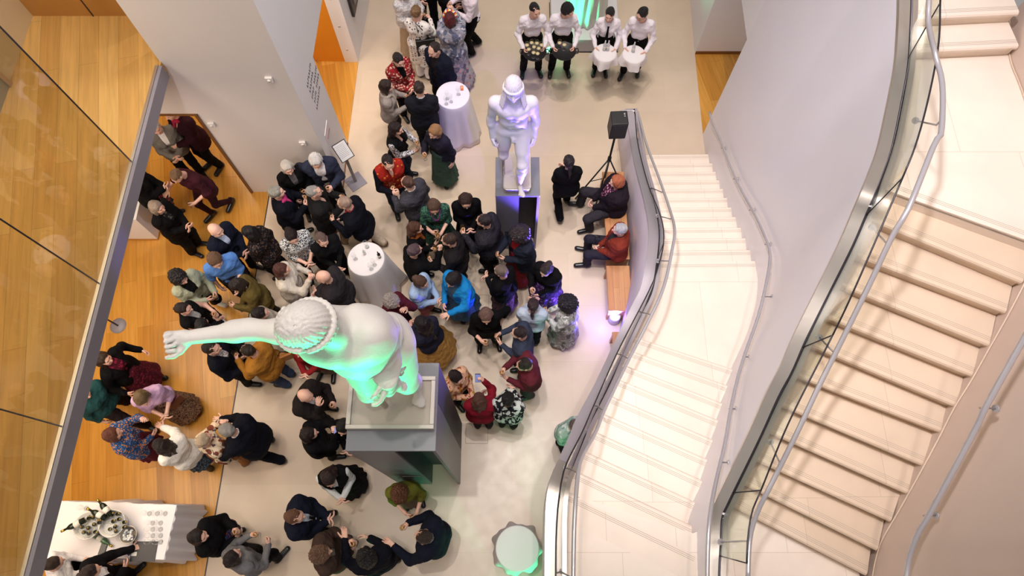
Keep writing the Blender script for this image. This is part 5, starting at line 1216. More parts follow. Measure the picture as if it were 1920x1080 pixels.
# steel-edged trays the casts stand in
a = at(647, 804, 3.71); b = at(813, 804, 3.71); c = at(816, 705, 3.71)
cx, cy = (a.x+b.x)/2, (a.y+c.y)/2; w, d = b.x-a.x, c.y-a.y
print('tray', cx, cy, w, d)
tr_ = empty('cast_base', (cx, cy, 3.6), 0, 'square pale framed base the large plaster figure stands in', 'base')
M_frame = mat('champagne_frame', (178, 170, 162), .4, .3)
mb = MB()
for (x, y, sx, sy) in ((0, -d/2+.022, w, .044), (0, d/2-.022, w, .044), (-w/2+.022, 0, .044, d-.088), (w/2-.022, 0, .044, d-.088)): mb.box((x, y, .056), (sx, sy, .11))
mb.build('frame', M_frame, tr_, bevel=.004)
mb = MB(); mb.box((0, 0, .04), (w-.09, d-.09, .08)); mb.build('slab', mat('plaster_slab', (190, 180, 168), .7, var=.1, vscale=4, bump=.3), tr_)
def rrect(w, d, r, n=5):
    out = []
    for cx_, cy_, a0 in ((w/2-r, d/2-r, 0), (-w/2+r, d/2-r, PI/2), (-w/2+r, -d/2+r, PI), (w/2-r, -d/2+r, 1.5*PI)):
        for k in range(n+1): out.append((cx_+r*math.cos(a0+PI/2*k/n), cy_+r*math.sin(a0+PI/2*k/n)))
    return out
a = at(943, 356, 1.99); b = at(996, 356, 1.99); c = at(996, 284, 1.99); w2, d2 = b.x-a.x, c.y-a.y; c2x, c2y = (a.x+b.x)/2, (a.y+c.y)/2
t2 = empty('cast_base', (c2x, c2y, 1.86), 0, 'round-cornered steel base under the smaller striding plaster figure', 'base')
mb = MB(); mb.prism(rrect(w2, d2, .06), 0, .13); mb.build('rim', M_steel, t2, bevel=.005)
mb = MB(); mb.prism(rrect(w2-.03, d2-.03, .05), .1, .136); mb.build('slab', mat('plaster_slab', (190, 180, 168)), t2)
# ---- the plaster figures: generic athletic nudes
def cast_hair(s, J, locks=False):
    H, R = J['head'], J['Rh']; f = F(H-V3(.17, .19, .26 if locks else .15)*s, H+V3(.17, .17, .17)*s, .0062*s)
    q = np.stack([f.X-H[0], f.Y-H[1], f.Z-H[2]], -1)@R/s; X, Y, Z = q[..., 0], q[..., 1], q[..., 2]
    r = np.sqrt((X/.086)**2+((Y+.016)/.103)**2+((Z-.028)/.102)**2); f.d = (r-1)*.086*s
    th = np.arctan2(X, Y+.016); f.d += .0035*s*np.sin(th*30+2.2*np.sin(np.sqrt(X**2+(Y+.016)**2)*70))
    f.d = np.maximum(f.d, -(Z+.055-.35*np.maximum(0, Y))*s)            # cap only above the ears
    for k in range(34):
        a0 = 2*PI*k/34; front = math.cos(a0) > -.2
        c = V3(.094*math.sin(a0), -.016+.107*math.cos(a0), .0 if math.cos(a0) < .3 else .035); f.uni(np.sqrt(((q-c)**2).sum(-1))*s-.0125*s, .004)
        c = c+V3(0, 0, -.022); f.uni(np.sqrt(((q-c*V3(.97, .97, 1))**2).sum(-1))*s-.011*s, .004)
    if locks:
        for sx in (-1, 1):
            for j in (0, 1, 2):
                x0 = sx*(.07+.012*j)
                for k in range(9): c = V3(x0+sx*.004*k, .04-.02*j+.004*k, -.03-.02*k); f.uni(np.sqrt(((q-c)**2).sum(-1))*s-.0125*s, .003)
        for k in range(10): c = V3(0, -.11, -.02-.02*k); f.uni(np.sqrt((((q-c)*V3(.25, 1, 1))**2).sum(-1))*s-.02*s, .01)
    return f.mesh()
def muscles(f, J):
    s, T = J['s'], J['T']; u = lambda c, r, k=.04: f.uni(f.cone(c, c, r*s, r*s), k*s)
    for x in (-1, 1):
        f.uni(f.cone(T(x*.045, .075, .365), T(x*.115, .06, .385), .055*s, .045*s), .03*s)
        u(T(x*.045, .078, .345), .045)
        for z in (.25, .185, .12): u(T(x*.03, .075, z), .034, .015)
        f.uni(f.cone(T(x*.1, .03, .1), T(x*.12, -.0, .04), .04*s, .05*s), .03*s)
        u(T(x*.07, -.075, -.04), .085, .04); f.uni(f.cone(T(x*.07, -.07, .42), T(x*.1, -.06, .3), .05*s, .045*s), .04*s)
    for sh, el, wr, hk, side in J['arms']:
        u(sh, .068, .04); m = sh+(el-sh)*.5; f.uni(f.cone(sh+(el-sh)*.3, m, .05*s, .048*s), .03*s); u(el+(wr-el)*.25, .046, .03)
    for i, (a_, kn, an, toe, side) in enumerate(J['legs']):
        f.uni(f.cone(a_+(kn-a_)*.2, a_+(kn-a_)*.6, .088*s, .074*s), .03*s); u(kn+V3(0, .015*s, 0), .054, .02)
def cast(label, base, yaw, P, stump, name='plaster_figure', locks=False, h=.021, drape=False):
    J = skeleton(P); s = J['s']
    lo, hi = bounds(J, .18*s); f = F(lo, hi, h)
    f_torso(f, J, -.004, .05*s); f_arms(f, J, .004, k=.03*s)
    for i, (a_, kn, an, toe, side) in enumerate(J['legs']):
        f.uni(f.cone(a_, kn, .092*s, .058*s), .04*s)
        if i != stump:
            f.uni(f.cone(kn, kn+(an-kn)*.35, .056*s, .06*s), .03*s); f.uni(f.cone(kn+(an-kn)*.3, an, .06*s, .037*s), .03*s)
            f.uni(f.cone(an+V3(0, -.03, -.045)*s, an+(toe-an)*1.0+V3(0, .0, 0), .034*s, .026*s), .02*s)
            for k in range(5): 
                c = toe+V3((k-2)*.016*s, (.045-.008*abs(k-1))*s, -.005); f.uni(f.cone(toe+V3((k-2)*.012*s, 0, 0), c, .014*s, .011*s), .008*s)
    muscles(f, J)
    n = J['neck']; f.uni(f.cone(n-J['R']@V3(0, 0, .05)*s, n+(J['head']-n)*.6, .066*s, .058*s), .04*s); f.uni(f.cone(J['head'], J['head']+J['Rh']@V3(0, -.01, .02)*s, .066*s, .066*s), .02*s)
    T = J['T']; f.uni(f.cone(T(0, .1, -.05), T(0, .115, -.09), .026*s, .024*s), .015*s)
    if stump is not None:
        a_, kn, an, toe, side = J['legs'][stump]; dd = (kn-a_)/np.linalg.norm(kn-a_); c = kn+dd*.05*s
        b_ = np.sqrt((f.X-c[0])**2+(f.Y-c[1])**2+(f.Z-c[2])**2)-.16*s
        cutp = np.maximum(-((f.X-c[0])*dd[0]+(f.Y-c[1])*dd[1]+(f.Z-c[2])*dd[2]), b_); f.cut(cutp, .004)
    v, q = f.mesh(); V = [v]; Q = [q]; b = len(v); hv = HEAD[0]@J['Rh'].T*s*1.0+J['head']; V.append(hv); Q.append(HEAD[1]+b); b += len(hv)
    for i in (0, 1):
        R, wr, side = hand_frame(J, i); m, mf = HANDS[J['arms'][i][3]]; mm = m.copy(); ff = mf
        if np.dot(R[:, 0], J['R']@V3(0, .6, .8)) < 0: mm[:, 0] *= -1; ff = mf[:, ::-1]
        V.append(mm@R.T*s*1.08+wr); Q.append(ff+b); b += len(mm)
    me = npmesh('plaster_figure', np.concatenate(V), np.concatenate(Q)); o = rawobj(name, me, M_plaster, None, base, yaw); tag(o, label, 'statue', 'plaster casts of figures')
    hv, hf = cast_hair(s, J, locks); rawobj('curled_hair', npmesh('curled_hair', hv, hf), M_plaster, o)
    if drape:
        sh, el, wr, hk, side = J['arms'][0]; t = F(np.minimum(el, wr)-V3(.25, .3, .75), np.maximum(el, wr)+V3(.3, .3, .15), .018)
        for k in range(9):
            u_ = k/8; p = el+(wr-el)*(u_*1.0); z0 = p[2]+.02
            y = -.07+.14*u_
            t.uni(t.cone(V3(p[0]+.05*math.sin(k*2), p[1]+y, z0), V3(p[0]+.07*math.sin(k*2.4), p[1]+y*1.2, z0-.36-.08*math.sin(k*1.3)), .052, .04), .03)
        t.uni(t.cone(el, wr, .09, .09), .05)
        t.d += .012*np.sin(t.Z*52+6*t.Y); rawobj('drapery', npmesh('drapery', *t.mesh()), M_plaster, o)
    P['_J'] = J; return o
fc = at(770, 738, 3.68)
Pz = dict(h=2.94, w=1.16, fem=False, lean=.17, nod=.2, turn=-1.15, sw=.68, tuck=True, fx=-.02, fy=.08, arms=(((.1, .12, .08), 'relax'), ((.64, -.01, .45), 'fist')), armlen=(.86, .92), stride=.14, stance=.075, tilt=0.12)
o = cast('large white plaster figure with one arm stretched out, lit green from below', (fc.x-.09, fc.y+.04, 3.69), PI, Pz, 1, drape=True)
J = Pz['_J']; Pz['_yaw'] = PI; Pz['_base'] = o.location.copy()
mb = MB(); a_, kn, an, toe, side = J['legs'][1]; mb.tube([kn+V3(0, -.03, -.05), V3(kn[0], kn[1]-.03, 0)], .03, 10); mb.build('support_rod', M_steel, o)
kc = at(962, 325, 2.0)
Pk = dict(h=2.1, w=1.0, fem=False, lean=.0, nod=.12, arms=(((.22, .04, -.12), 'grip'), ((.22, .04, -.12), 'grip')), stride=-.62, stance=.07)
o = cast('smaller white plaster figure of a striding youth with beaded locks, lit violet', (kc.x, kc.y+.06, 1.99), PI, Pk, 1, locks=True, h=.017)
J = Pk['_J']; mb = MB(); a_, kn, an, toe, side = J['legs'][1]; mb.tube([kn+V3(0, 0, -.05), V3(kn[0], kn[1], 0)], .02, 10); mb.build('support_rod', M_steel, o)
# low plinth with a draped cast behind the waiters
a = at(1033, 98, 0); b = at(1157, 98, 0)
lp = empty('low_plinth', ((a.x+b.x)/2, a.y+.6, 0), 0, 'low pale grey plinth behind the waiters under the draped cast', 'plinth')
mb = MB(); mb.box((0, 0, .17), (b.x-a.x, 1.2, .34)); mb.build('body', mat('pale_grey_plinth', (206, 202, 204), .5), lp, bevel=.006)
mb = MB(); mb.box((0, 0, .01), (b.x-a.x+.02, 1.22, .02)); mb.build('base_line', M_black, lp)
f = F((-.5, -.5, 0), (.5, .5, 1.75), .02); th = np.arctan2(f.X, f.Y); r = np.sqrt(f.X**2*1.1+f.Y**2*1.3)
f.d = np.minimum(f.d, (r-(.43-.15*f.Z/1.3)-.03*np.sin(th*9+f.Z*2+np.sin(th*2)*2)-.012*np.sin(th*23))*.8); f.keep(f.Z-1.35); f.uni(f.cone((-.08, 0, 1.3), (.08, 0, 1.45), .2, .18), .1)
f.uni(f.cone((-.18, 0, 1.6), (.18, 0, 1.6), .09, .09), .1); f.keep(-f.Z)
o = rawobj('draped_cast', npmesh('draped_cast', *f.mesh()), M_plaster, None, ((a.x+b.x)/2, a.y+.62, .34)); tag(o, 'draped plaster cast lit green behind the waiters', 'statue', 'plaster casts of figures')
# ---------------------------------------------------------------- cocktail tables
def cocktail(px, label, lab2, seed, cn=.1, fl=.1):
    c = at(px[0], px[1], 1.1); o = empty('cocktail_table', (c.x, c.y, 0), 0, label, 'table', 'round cocktail tables')
    rr = random.Random(seed); ph = rr.random()*6
    mb = MB(); mb.lathe([(0, 1.05), (.27, 1.05), (.27, 1.085), (0, 1.085)], 32); mb.build('tabletop', M_steel, o)
    mb = MB(); mb.lathe([(.03, .03), (.03, 1.05)], 12); mb.lathe([(0, 0), (.2, 0), (.2, .02), (.03, .03), (0, .03)], 24); mb.build('pedestal', M_steel, o)
    def fold(th, z):
        k = max(0, min(1, (1.06-z)/1.06)); return 1+k*(.07*math.sin(7*th+ph)+.04*math.sin(13*th+2*ph)+cn*2*abs(math.cos(2*th+ph))**4)
    prof = [(0, 1.1), (.2, 1.1), (.27, 1.1), (.278, 1.097), (.283, 1.085)]+[(.283+fl*(1-z/1.08)**.8, z) for z in (1.0, .9, .75, .6, .45, .3, .15, .02)]
    mb = MB(); mb.lathe(prof, 96, fold=fold)
    t = mb.build('tablecloth', M_cloth, None, (c.x, c.y, 0)); tag(t, lab2, 'tablecloth', 'white cloths on the cocktail tables')
    return c
T1 = cocktail((849, 178), 'upper round cocktail table beside the man in black suit', 'white cloth over the upper cocktail table, orange card on top', 1, .12, .1)
T2 = cocktail((686, 485), 'round cocktail table in the middle of the crowd', 'white cloth over the middle cocktail table with bottles and glasses', 2, .08, .12)
T3 = cocktail((970, 1028), 'round cocktail table at the bottom edge beside the stairs', 'white cloth over the bottom cocktail table, bare and tinted green', 3, .02, .07)
# ---- glassware
M_gl = glass_mat('drinking_glass', (.93, .94, .94)); M_wine = glass_mat('white_wine', (.86, .80, .60)); M_rose = mat('red_wine', (80, 16, 30), .1); M_bot = mat('dark_green_bottle', (28, 34, 22), .12, var=.1); M_foil = mat('gold_foil', (190, 160, 70), .3, .8); M_labelw = mat('bottle_label', (224, 220, 210), .7)
def wine_proto():
    o = empty('wine_glass')
    g = MB(); g.lathe([(0, 0), (.034, .001), (.03, .004), (.005, .008), (.0035, .03), (.0035, .075), (.012, .085), (.03, .105), (.038, .13), (.036, .16), (.032, .185)], 14); ob = g.build('bowl', M_gl, o)
    # no lid on the bowl
    me = ob.data; bm = bmesh.new(); bm.from_mesh(me); bm.faces.ensure_lookup_table(); top = [f_ for f_ in bm.faces if len(f_.verts) > 6 and f_.calc_center_median().z > .18]; bmesh.ops.delete(bm, geom=top, context='FACES'); bm.to_mesh(me); bm.free()
    w_ = MB(); w_.lathe([(0, .088), (.02, .098), (.033, .116), (.034, .124), (0, .124)], 14); w_.build('wine', M_wine, o)
    return o
def copy_tree(o, parent=None):
    c = o.copy(); C.objects.link(c); c.parent = parent
    for ch in [x for x in C.objects if x.parent == o]: copy_tree(ch, c)
    return c
WG = wine_proto(); used = [False]
WG_children = [x for x in C.objects if x.parent == WG]
M_fizz = mat('sparkling_wine', (226, 204, 158), .2)
def wine(loc, label, group, full=True, fizz=False):
    if not used[0]: c = WG; used[0] = True
    else:
        c = WG.copy(); C.objects.link(c)
        for ch in WG_children[:2 if full else 1]: 
            k = ch.copy(); C.objects.link(k); k.parent = c
            if fizz and k.name.startswith('wine'): k.material_slots[0].link = 'OBJECT'; k.material_slots[0].material = M_fizz
    c.location = loc; tag(c, label, 'wine glass', group); return c
def short(P):
    l = P['label']
    for w_ in (' holding', ' raising', ' looking', ' with his back', ' seen from', ' talking', ' gesturing', ' beside', ' near', ' under the', ' touching', ' half hidden', ' hidden', ' partly', ' mostly', ' carrying', ' clasping', ' facing'):
        i = l.find(w_)
        if i > 22: l = l[:i]
    return ' '.join(l.split()[:11])
NOGL = set()
for P in PEOPLE:
    if P.get('nog') or 'tray' in P['arms'] if P.get('arms') else False: continue
    ar = P.get('arms', ('clasp', 'clasp')); done = False
    for i in (0, 1):
        if ar[i] in ('glass', 'glasslow') and not done:
            pos = hand_world(P, i, .005, .032, .085); wine((pos.x, pos.y, pos.z-.07), 'wine glass held by the '+short(P), 'wine glasses in the guests\' hands'); done = True
        elif ar[i] == 'photo' and not done and not P.get('crown') and 'cream top' not in P['label']:
            pos = hand_world(P, i, .0, .04, .09); J = P['_J']; e_ = J['Rh']
            mb = MB(); mb.box((0, 0, 0), (.075, .009, .15)); ph_ = mb.build('case', M_black, None); ph_.name = 'mobile_phone'
            mb2 = MB(); mb2.box((0, -.0052, 0), (.068, .001, .138)); mb2.build('screen', mat('phone_screen', (120, 130, 180), .1, emit=(120, 130, 190), estr=.6), ph_)
            ph_.location = pos; ph_.rotation_euler = (math.radians(-35), 0, P['_yaw']); tag(ph_, 'mobile phone held up by the '+short(P), 'phone'); done = True
def bottle(loc, label, group, h=.3, r=.037, rot=None, m=None, cap=True):
    mb = MB(); mb.lathe([(0, 0), (r, 0), (r, h*.58), (r*.8, h*.66), (r*.38, h*.76), (r*.36, h*.98), (0, h)], 12)
    o = mb.build('glass_body', m or M_bot, None, loc); o.name = 'bottle'; tag(o, label, 'bottle', group)
    if rot: o.rotation_euler = rot
    if cap: q_ = MB(); q_.lathe([(r*.42, h*.86), (r*.42, h*1.0), (0, h*1.01)], 10); q_.build('foil', M_foil, o)
    q_ = MB(); q_.lathe([(r*1.01, h*.2), (r*1.01, h*.45)], 12); q_.build('label_band', M_labelw, o)
    return o
# on the tables
for k, (px, py) in enumerate(((664, 481), (700, 492), (694, 500), (686, 458))):
    p = at(px, py, 1.2); wine((p.x, p.y, 1.102), ('wine glass at the left of the middle cocktail table', 'wine glass nearest the dark bottle on the middle cocktail table', 'wine glass at the front of the middle cocktail table', 'wine glass at the far edge of the middle cocktail table')[k], 'glasses on the middle cocktail table', False)
p = at(711, 480, 1.15); bottle((p.x, p.y, 1.102), 'small dark bottle on the middle cocktail table', 'bottles on the middle cocktail table', .2, .025, cap=False)
p = at(683, 474, 1.15); bottle((p.x, p.y, 1.102), 'small clear bottle in the centre of the middle cocktail table', 'bottles on the middle cocktail table', .16, .022, m=mat('clear_bottle', (214, 214, 216), .1), cap=False)
for k, (px, py) in enumerate(((838, 178), (836, 188), (845, 184), (859, 170))):
    p = at(px, py, 1.2); wine((p.x, p.y, 1.102), ('wine glass at the back of the upper cocktail table', 'wine glass at the left front of the upper cocktail table', 'wine glass in the middle of the upper cocktail table', 'wine glass beside the orange card on the upper cocktail table')[k], 'glasses on the upper cocktail table', False)
p = at(866, 165, 1.11); mb = MB(); mb.box((0, 0, .006), (.05, .09, .012)); o = mb.build('orange_card', mat('orange_card', (206, 110, 60)), None, (p.x, p.y, 1.102), rz=.1); tag(o, 'small orange card lying on the upper cocktail table', 'card')
mb = MB(); mb.box((0, .01, .0125), (.03, .045, .001)); mb.build('printed_square', mat('card_print', (226, 170, 130)), o)
# ---- trays of the waiters
for P in PEOPLE:
    if 'traydark' not in P and 'traywhite' not in P: continue
    a = hand_world(P, 0, 0, .0, .07); b = hand_world(P, 1, 0, .0, .07); m_ = (a+b)/2; fw = rotm('z', P['_yaw'])@V3(0, 1, 0)
    c = Vector((m_.x+fw[0]*.05, m_.y+fw[1]*.05, m_.z+.02)); n_ = short(P)
    if 'traydark' in P:
        n_ = 'leftmost waiter' if P['traydark'] == 9 else 'bushy-haired waiter'
        o = empty('serving_tray', c, 0, 'round black serving tray held by the '+n_, 'tray', 'black serving trays')
        mb = MB(); mb.lathe([(0, 0), (.185, 0), (.208, .03), (.203, .032), (.183, .006), (0, .006)], 36); mb.build('dish', M_black, o)
        for sx in (-1, 1): mb = MB(); mb.tube([(sx*.185, -.05, .02), (sx*.24, -.05, .035), (sx*.25, 0, .04), (sx*.24, .05, .035), (sx*.185, .05, .02)], .01, 8); mb.build('handle', M_black, o)
        sp = [(-.13, .06), (-.05, .11), (.04, .1), (.12, .06), (-.1, -.03), (-.01, .02), (.07, -.01), (-.02, -.1), (.05, -.12)] if P['traydark'] == 9 else [(-.08, .09), (-.0, .05)]
        for k, (x, y) in enumerate(sp):
            dsc = sorted(sp).index((x, y)); wine((c.x+x, c.y+y, c.z+.007), ('%s glass from the left on the black tray of the ' % ('first', 'second', 'third', 'fourth', 'fifth', 'sixth', 'seventh', 'eighth', 'ninth')[dsc])+n_, 'full glasses on the black tray of the '+n_, True, True)
        if P['traydark'] == 9:
            pass
    else:
        n_ = 'waitress in black tie' if P['traywhite'] == 2 else 'rightmost waiter'
        o = empty('draped_tray', c, 0, 'round tray draped in white linen held by the '+n_, 'tray', 'white draped trays')
        mb = MB(); mb.lathe([(0, 0), (.19, 0), (.19, .015), (0, .015)], 32); mb.build('dish', M_steel, o)
        mb = MB(); ph = 1.3*P['traywhite']
        prof = [(0, .019), (.15, .019), (.192, .018), (.202, .004), (.212, -.05), (.225, -.12), (.23, -.16)]
        mb.lathe(prof, 64, fold=lambda th, z: 1+max(0, -(z-.01))*.9*(math.sin(4*th+ph)+.5*math.sin(9*th))); ob = mb.build('linen', M_cloth, o)
        me = ob.data; bm = bmesh.new(); bm.from_mesh(me); bmesh.ops.delete(bm, geom=[f_ for f_ in bm.faces if len(f_.verts) > 6 and f_.calc_center_median().z < -.1], context='FACES'); bm.to_mesh(me); bm.free()
        for k in range(P['traywhite']):
            bottle((c.x+(-.02+.06*k), c.y+.05, c.z+.02), 'clear water bottle on the white tray of the '+n_+('' if P['traywhite'] == 1 else (', left one', ', right one')[k]), 'bottles on the white trays', .24, .03, m=mat('water_bottle', (206, 206, 210), .1), cap=False)
# ---------------------------------------------------------------- drinks table
ZT = .9
TL, TR, BL = at(115, 940, ZT), at(331, 947, ZT), at(85, 1042, ZT)
o = empty('drinks_table', (0, 0, 0), 0, 'long trestle table under white linen with wine buckets at lower left', 'table')
ctr = (TR+BL)/2; o.location = (ctr.x, ctr.y, 0); ux = (TR-TL); uy = (BL-TL); BR = TR+uy
mb = MB(); mb.prism([xy(p-ctr) for p in (TL, TR, BR, BL)], ZT-.05, ZT-.02); mb.build('tabletop', M_bench, o)
for cor in (TL, TR, BL, BR):
    q_ = (cor-ctr)*.9; mb = MB(); mb.tube([(q_.x, q_.y, 0), (q_.x, q_.y, ZT-.05)], .02, 8); mb.build('leg', M_steel, o)
mb = MB(); n = 40
ring = []
for (p0, p1) in ((TL, TR), (TR, BR), (BR, BL), (BL, TL)):
    for k in range(n): ring.append(p0.lerp(p1, k/n)-ctr)
rows = []
cen = Vector((0, 0, 0))
for z, ex in ((ZT, 0), (ZT-.015, .012), (ZT-.2, .03), (ZT-.45, .045), (ZT-.7, .06), (ZT-.86, .07)):
    r = []
    for k, p in enumerate(ring):
        d_ = Vector((p.x, p.y, 0)); dn = d_.normalized(); am = ex*(1+.55*math.sin(k*.9)+.4*math.sin(k*.37+1))
        r.append(Vector((p.x+dn.x*am, p.y+dn.y*am, z)))
    r.append(r[0].copy()); rows.append(r)
loft(mb, rows[1:]); loft(mb, rows[:2], sm=False); mb.add([p for p in rows[0][:-1]], [tuple(range(len(rows[0])-2, -1, -1))])
t = mb.build('tablecloth', M_cloth, None, (ctr.x, ctr.y, 0)); tag(t, 'white linen cloth hanging over the long drinks table', 'tablecloth')
ZC = ZT+.002
def tub(px, r, label, nb, seed, lying):
    c = at(px[0], px[1], ZC+.1); o = empty('ice_tub', (c.x, c.y, ZC), 0, label, 'tub', 'white ice tubs on the drinks table')
    mb = MB(); mb.lathe([(0, 0), (r*.8, 0), (r, .16), (r*1.04, .165), (r*.97, .16), (r*.78, .02), (0, .02)], 30); mb.build('bowl', mat('white_enamel', (226, 224, 222), .3), o)
    mb = MB(); mb.lathe([(0, .09), (r*.86, .09), (r*.86, .1), (0, .1)], 24); ic = mb.build('ice', mat('ice', (214, 216, 218), .2, bump=.8, bscale=40), o)
    rr = random.Random(seed); pos = []
    k = 0; tries = 0
    while k < nb and tries < 400:
        tries += 1; a_ = rr.random()*6.28; q = r*.72*math.sqrt(rr.random())
        x, y = q*math.cos(a_), q*math.sin(a_)
        if any((x-u)**2+(y-v)**2 < .0042 for u, v in pos): continue
        pos.append((x, y)); k += 1
    for (x, y) in pos:
        dsc = ('first', 'second', 'third', 'fourth', 'fifth', 'sixth', 'seventh', 'eighth', 'ninth', 'tenth')[sorted(pos).index((x, y))]
        b_ = bottle((c.x+x, c.y+y, ZC+.06), dsc+' dark bottle from the left, standing in the '+label.split(',')[0], 'bottles in the '+label.split(',')[0], .22, .026, rot=(-.3+.3*rr.random(), .35+.4*rr.random(), rr.random()*.6-.3))
    for (dx, dy, rz) in lying:
        bottle((c.x+dx, c.y+dy, ZC+.2), 'large dark bottle lying across the '+label.split(',')[0]+(', nearer the back' if dy > .08 else ''), 'bottles in the '+label.split(',')[0], .3, .04, rot=(0, PI/2-.1, rz))
tub((168, 986), .17, 'left white ice tub, crowded with dark bottles', 10, 3, [(-.02, .07, 3.65)])
tub((214, 982), .17, 'right white ice tub, beside the glasses', 9, 5, [(-.06, .06, 2.7), (.0, .1, 2.4)])
c = at(243, 1003, ZC+.08); o = empty('ice_bowl', (c.x, c.y, ZC), 0, 'steel bowl of ice near the front of the drinks table', 'bowl')
mb = MB(); mb.lathe([(0, 0), (.06, 0), (.11, .12), (.115, .125), (.105, .12), (.06, .012), (0, .012)], 28); mb.build('bowl', M_steel, o)
rr = random.Random(9); mb = MB()
for k in range(40): mb.box((rr.uniform(-.06, .06), rr.uniform(-.06, .06), .06+rr.random()*.05), (.024, .024, .024), rr.random()*3)
q_ = mb.build('ice', mat('ice', (214, 216, 218), .2), o); q_['kind'] = 'stuff'
ix = 0
names = ['at the far end', 'in the second row', 'in the third row', 'in the fourth row', 'in the nearest row']
for r_ in range(5):
    for cc in range(3 if r_ == 0 else 2):
        p = at(278+cc*15-(6 if r_ == 0 else 0), 968+r_*12+(0 if r_ else -6), ZC+.12); wine((p.x, p.y, ZC), 'clean wine glass of the glass rows on the drinks table, %s, %s' % (names[r_], ('left', 'right', 'rightmost')[cc]), 'glass rows on the drinks table', False)
for k, (px, py, l) in enumerate(((143, 986, 'wine glass left of the ice tubs, upper one'), (141, 998, 'wine glass left of the ice tubs, lower one'), (227, 1010, 'wine glass beside the steel ice bowl'), (186, 1008, 'wine glass in front of the left ice tub'), (168, 1006, 'wine glass at the lower left of the ice tubs'), (152, 952, 'wine glass at the back behind the left ice tub'))):
    p = at(px, py, ZC+.12); wine((p.x, p.y, ZC), l, 'loose glasses on the drinks table', False)
p = at(178, 1003, ZC+.03); bottle((p.x, p.y, ZC+.036), 'green bottle lying in front of the ice tubs', 'bottles on the drinks table', .3, .035, rot=(0, PI/2, -.5), m=mat('green_bottle', (60, 96, 60), .12))
def slab(name, px, dims, z, m, label, cat, rz=0):
    p = at(px[0], px[1], z); mb = MB(); mb.box((0, 0, dims[2]/2), dims); o = mb.build(name, m, None, (p.x, p.y, z), rz, .002); return tag(o, label, cat)
o = slab('tablet_phone', (193, 1031), (.085, .2, .012), ZC, M_black, 'black phone lying on the drinks table', 'phone', -.15)
mb = MB(); mb.box((0, 0, .0125), (.074, .18, .001)); mb.build('screen', mat('black_glass', (10, 10, 14), .05), o)
o = slab('folder', (270, 1034), (.33, .25, .012), ZC, mat('black_card', (52, 50, 54), .5), 'black folder with white label on the drinks table', 'folder', .0)
mb = MB(); mb.box((-.12, -.03, .0125), (.07, .05, .001)); mb.build('label_tag', M_labelw, o)
o = slab('marker_pen', (238, 1034), (.13, .03, .022), ZC, mat('blue_barrel', (52, 52, 110), .4), 'blue capped marker lying by the black folder', 'pen', -.7)
mb = MB(); mb.box((-.055, 0, .011), (.03, .034, .026)); mb.build('cap', M_labelw, o)
# ---------------------------------------------------------------- loudspeaker on its tripod
sc = at(1158, 236, 1.95); fy = sc.y
o = empty('loudspeaker', (sc.x, sc.y, 1.78), .05, 'black loudspeaker cabinet on the tripod by the stairs', 'loudspeaker')
mb = MB(); mb.box((0, 0, .19), (.25, .24, .38)); mb.build('cabinet', M_black, o, bevel=.012)
mb = MB(); mb.box((0, -.123, .19), (.22, .008, .34)); mb.build('grille', mat('steel_grille', (34, 34, 38), .5, bump=.5, bscale=200), o)
mb = MB(); mb.box((.08, .06, .381), (.02, .03, .004)); mb.box((.08, .02, .381), (.014, .02, .004)); mb.build('top_fitting', M_rail, o)
s_ = empty('tripod_stand', (sc.x, sc.y, 0), 0, 'black tripod stand carrying the loudspeaker', 'stand')
mb = MB(); mb.tube([(0, 0, .3), (0, 0, 1.78)], .018, 10); mb.build('pole', M_black, s_)
mb = MB(); mb.tube([(0, 0, .98), (0, 0, 1.08)], .032, 10); mb.build('collar', M_black, s_)
for an in (200, 250, 335):
    a_ = math.radians(an); q = (.5*math.cos(a_), .5*math.sin(a_)); mb = MB(); mb.tube([(q[0]*.04, q[1]*.04, 1.0), (q[0], q[1], .015)], .013, 8); l_ = mb.build('leg', M_black, s_)
    mb = MB(); mb.tube([(0, 0, .42), (q[0]*.55, q[1]*.55, .47)], .007, 6); mb.build('brace', M_black, s_)
# ---------------------------------------------------------------- information stand
b_ = at(667, 341, 0); s_ = empty('sign_stand', (b_.x, b_.y, 0), math.radians(38), 'grey floor stand holding a framed notice beside the grey wall', 'sign stand')
mb = MB(); mb.box((0, 0, .008), (.3, .3, .016)); mb.build('base_plate', M_fascia, s_, bevel=.003)
mb = MB(); mb.box((0, 0, .5), (.045, .03, 1.0)); mb.build('post', M_fascia, s_)
Mx = Matrix.Translation((0, -.02, 1.02))@Matrix.Rotation(math.radians(42), 4, 'X')
mb = MB(); mb.box((0, 0, 0), (.24, .32, .018), M=Mx); mb.build('frame', M_dark, s_)
mb = MB(); mb.box((0, 0, .0095), (.215, .295, .002), M=Mx); pg = mb.build('page', mat('notice_page', (216, 212, 212), .5), s_)
mb = MB(); rr = random.Random(2)
for k in range(9): mb.box((-.01-.01*rr.random(), .11-.025*k, .011), (.15+.03*rr.random(), .004, .0006), M=Mx)
mb.build('text_lines', mat('grey_print', (120, 116, 118)), pg)
# low barrier post
b_ = at(222, 611, 0); s_ = empty('barrier_post', (b_.x, b_.y, 0), 0, 'short dark barrier post on a round foot on the timber floor', 'post')
mb = MB(); mb.lathe([(0, 0), (.13, 0), (.13, .012), (.02, .02), (0, .02)], 32); mb.build('foot', M_fascia, s_)
mb = MB(); mb.lathe([(.013, .015), (.013, .36), (.017, .365), (.017, .385), (0, .39)], 12); mb.build('stem', M_dark, s_)
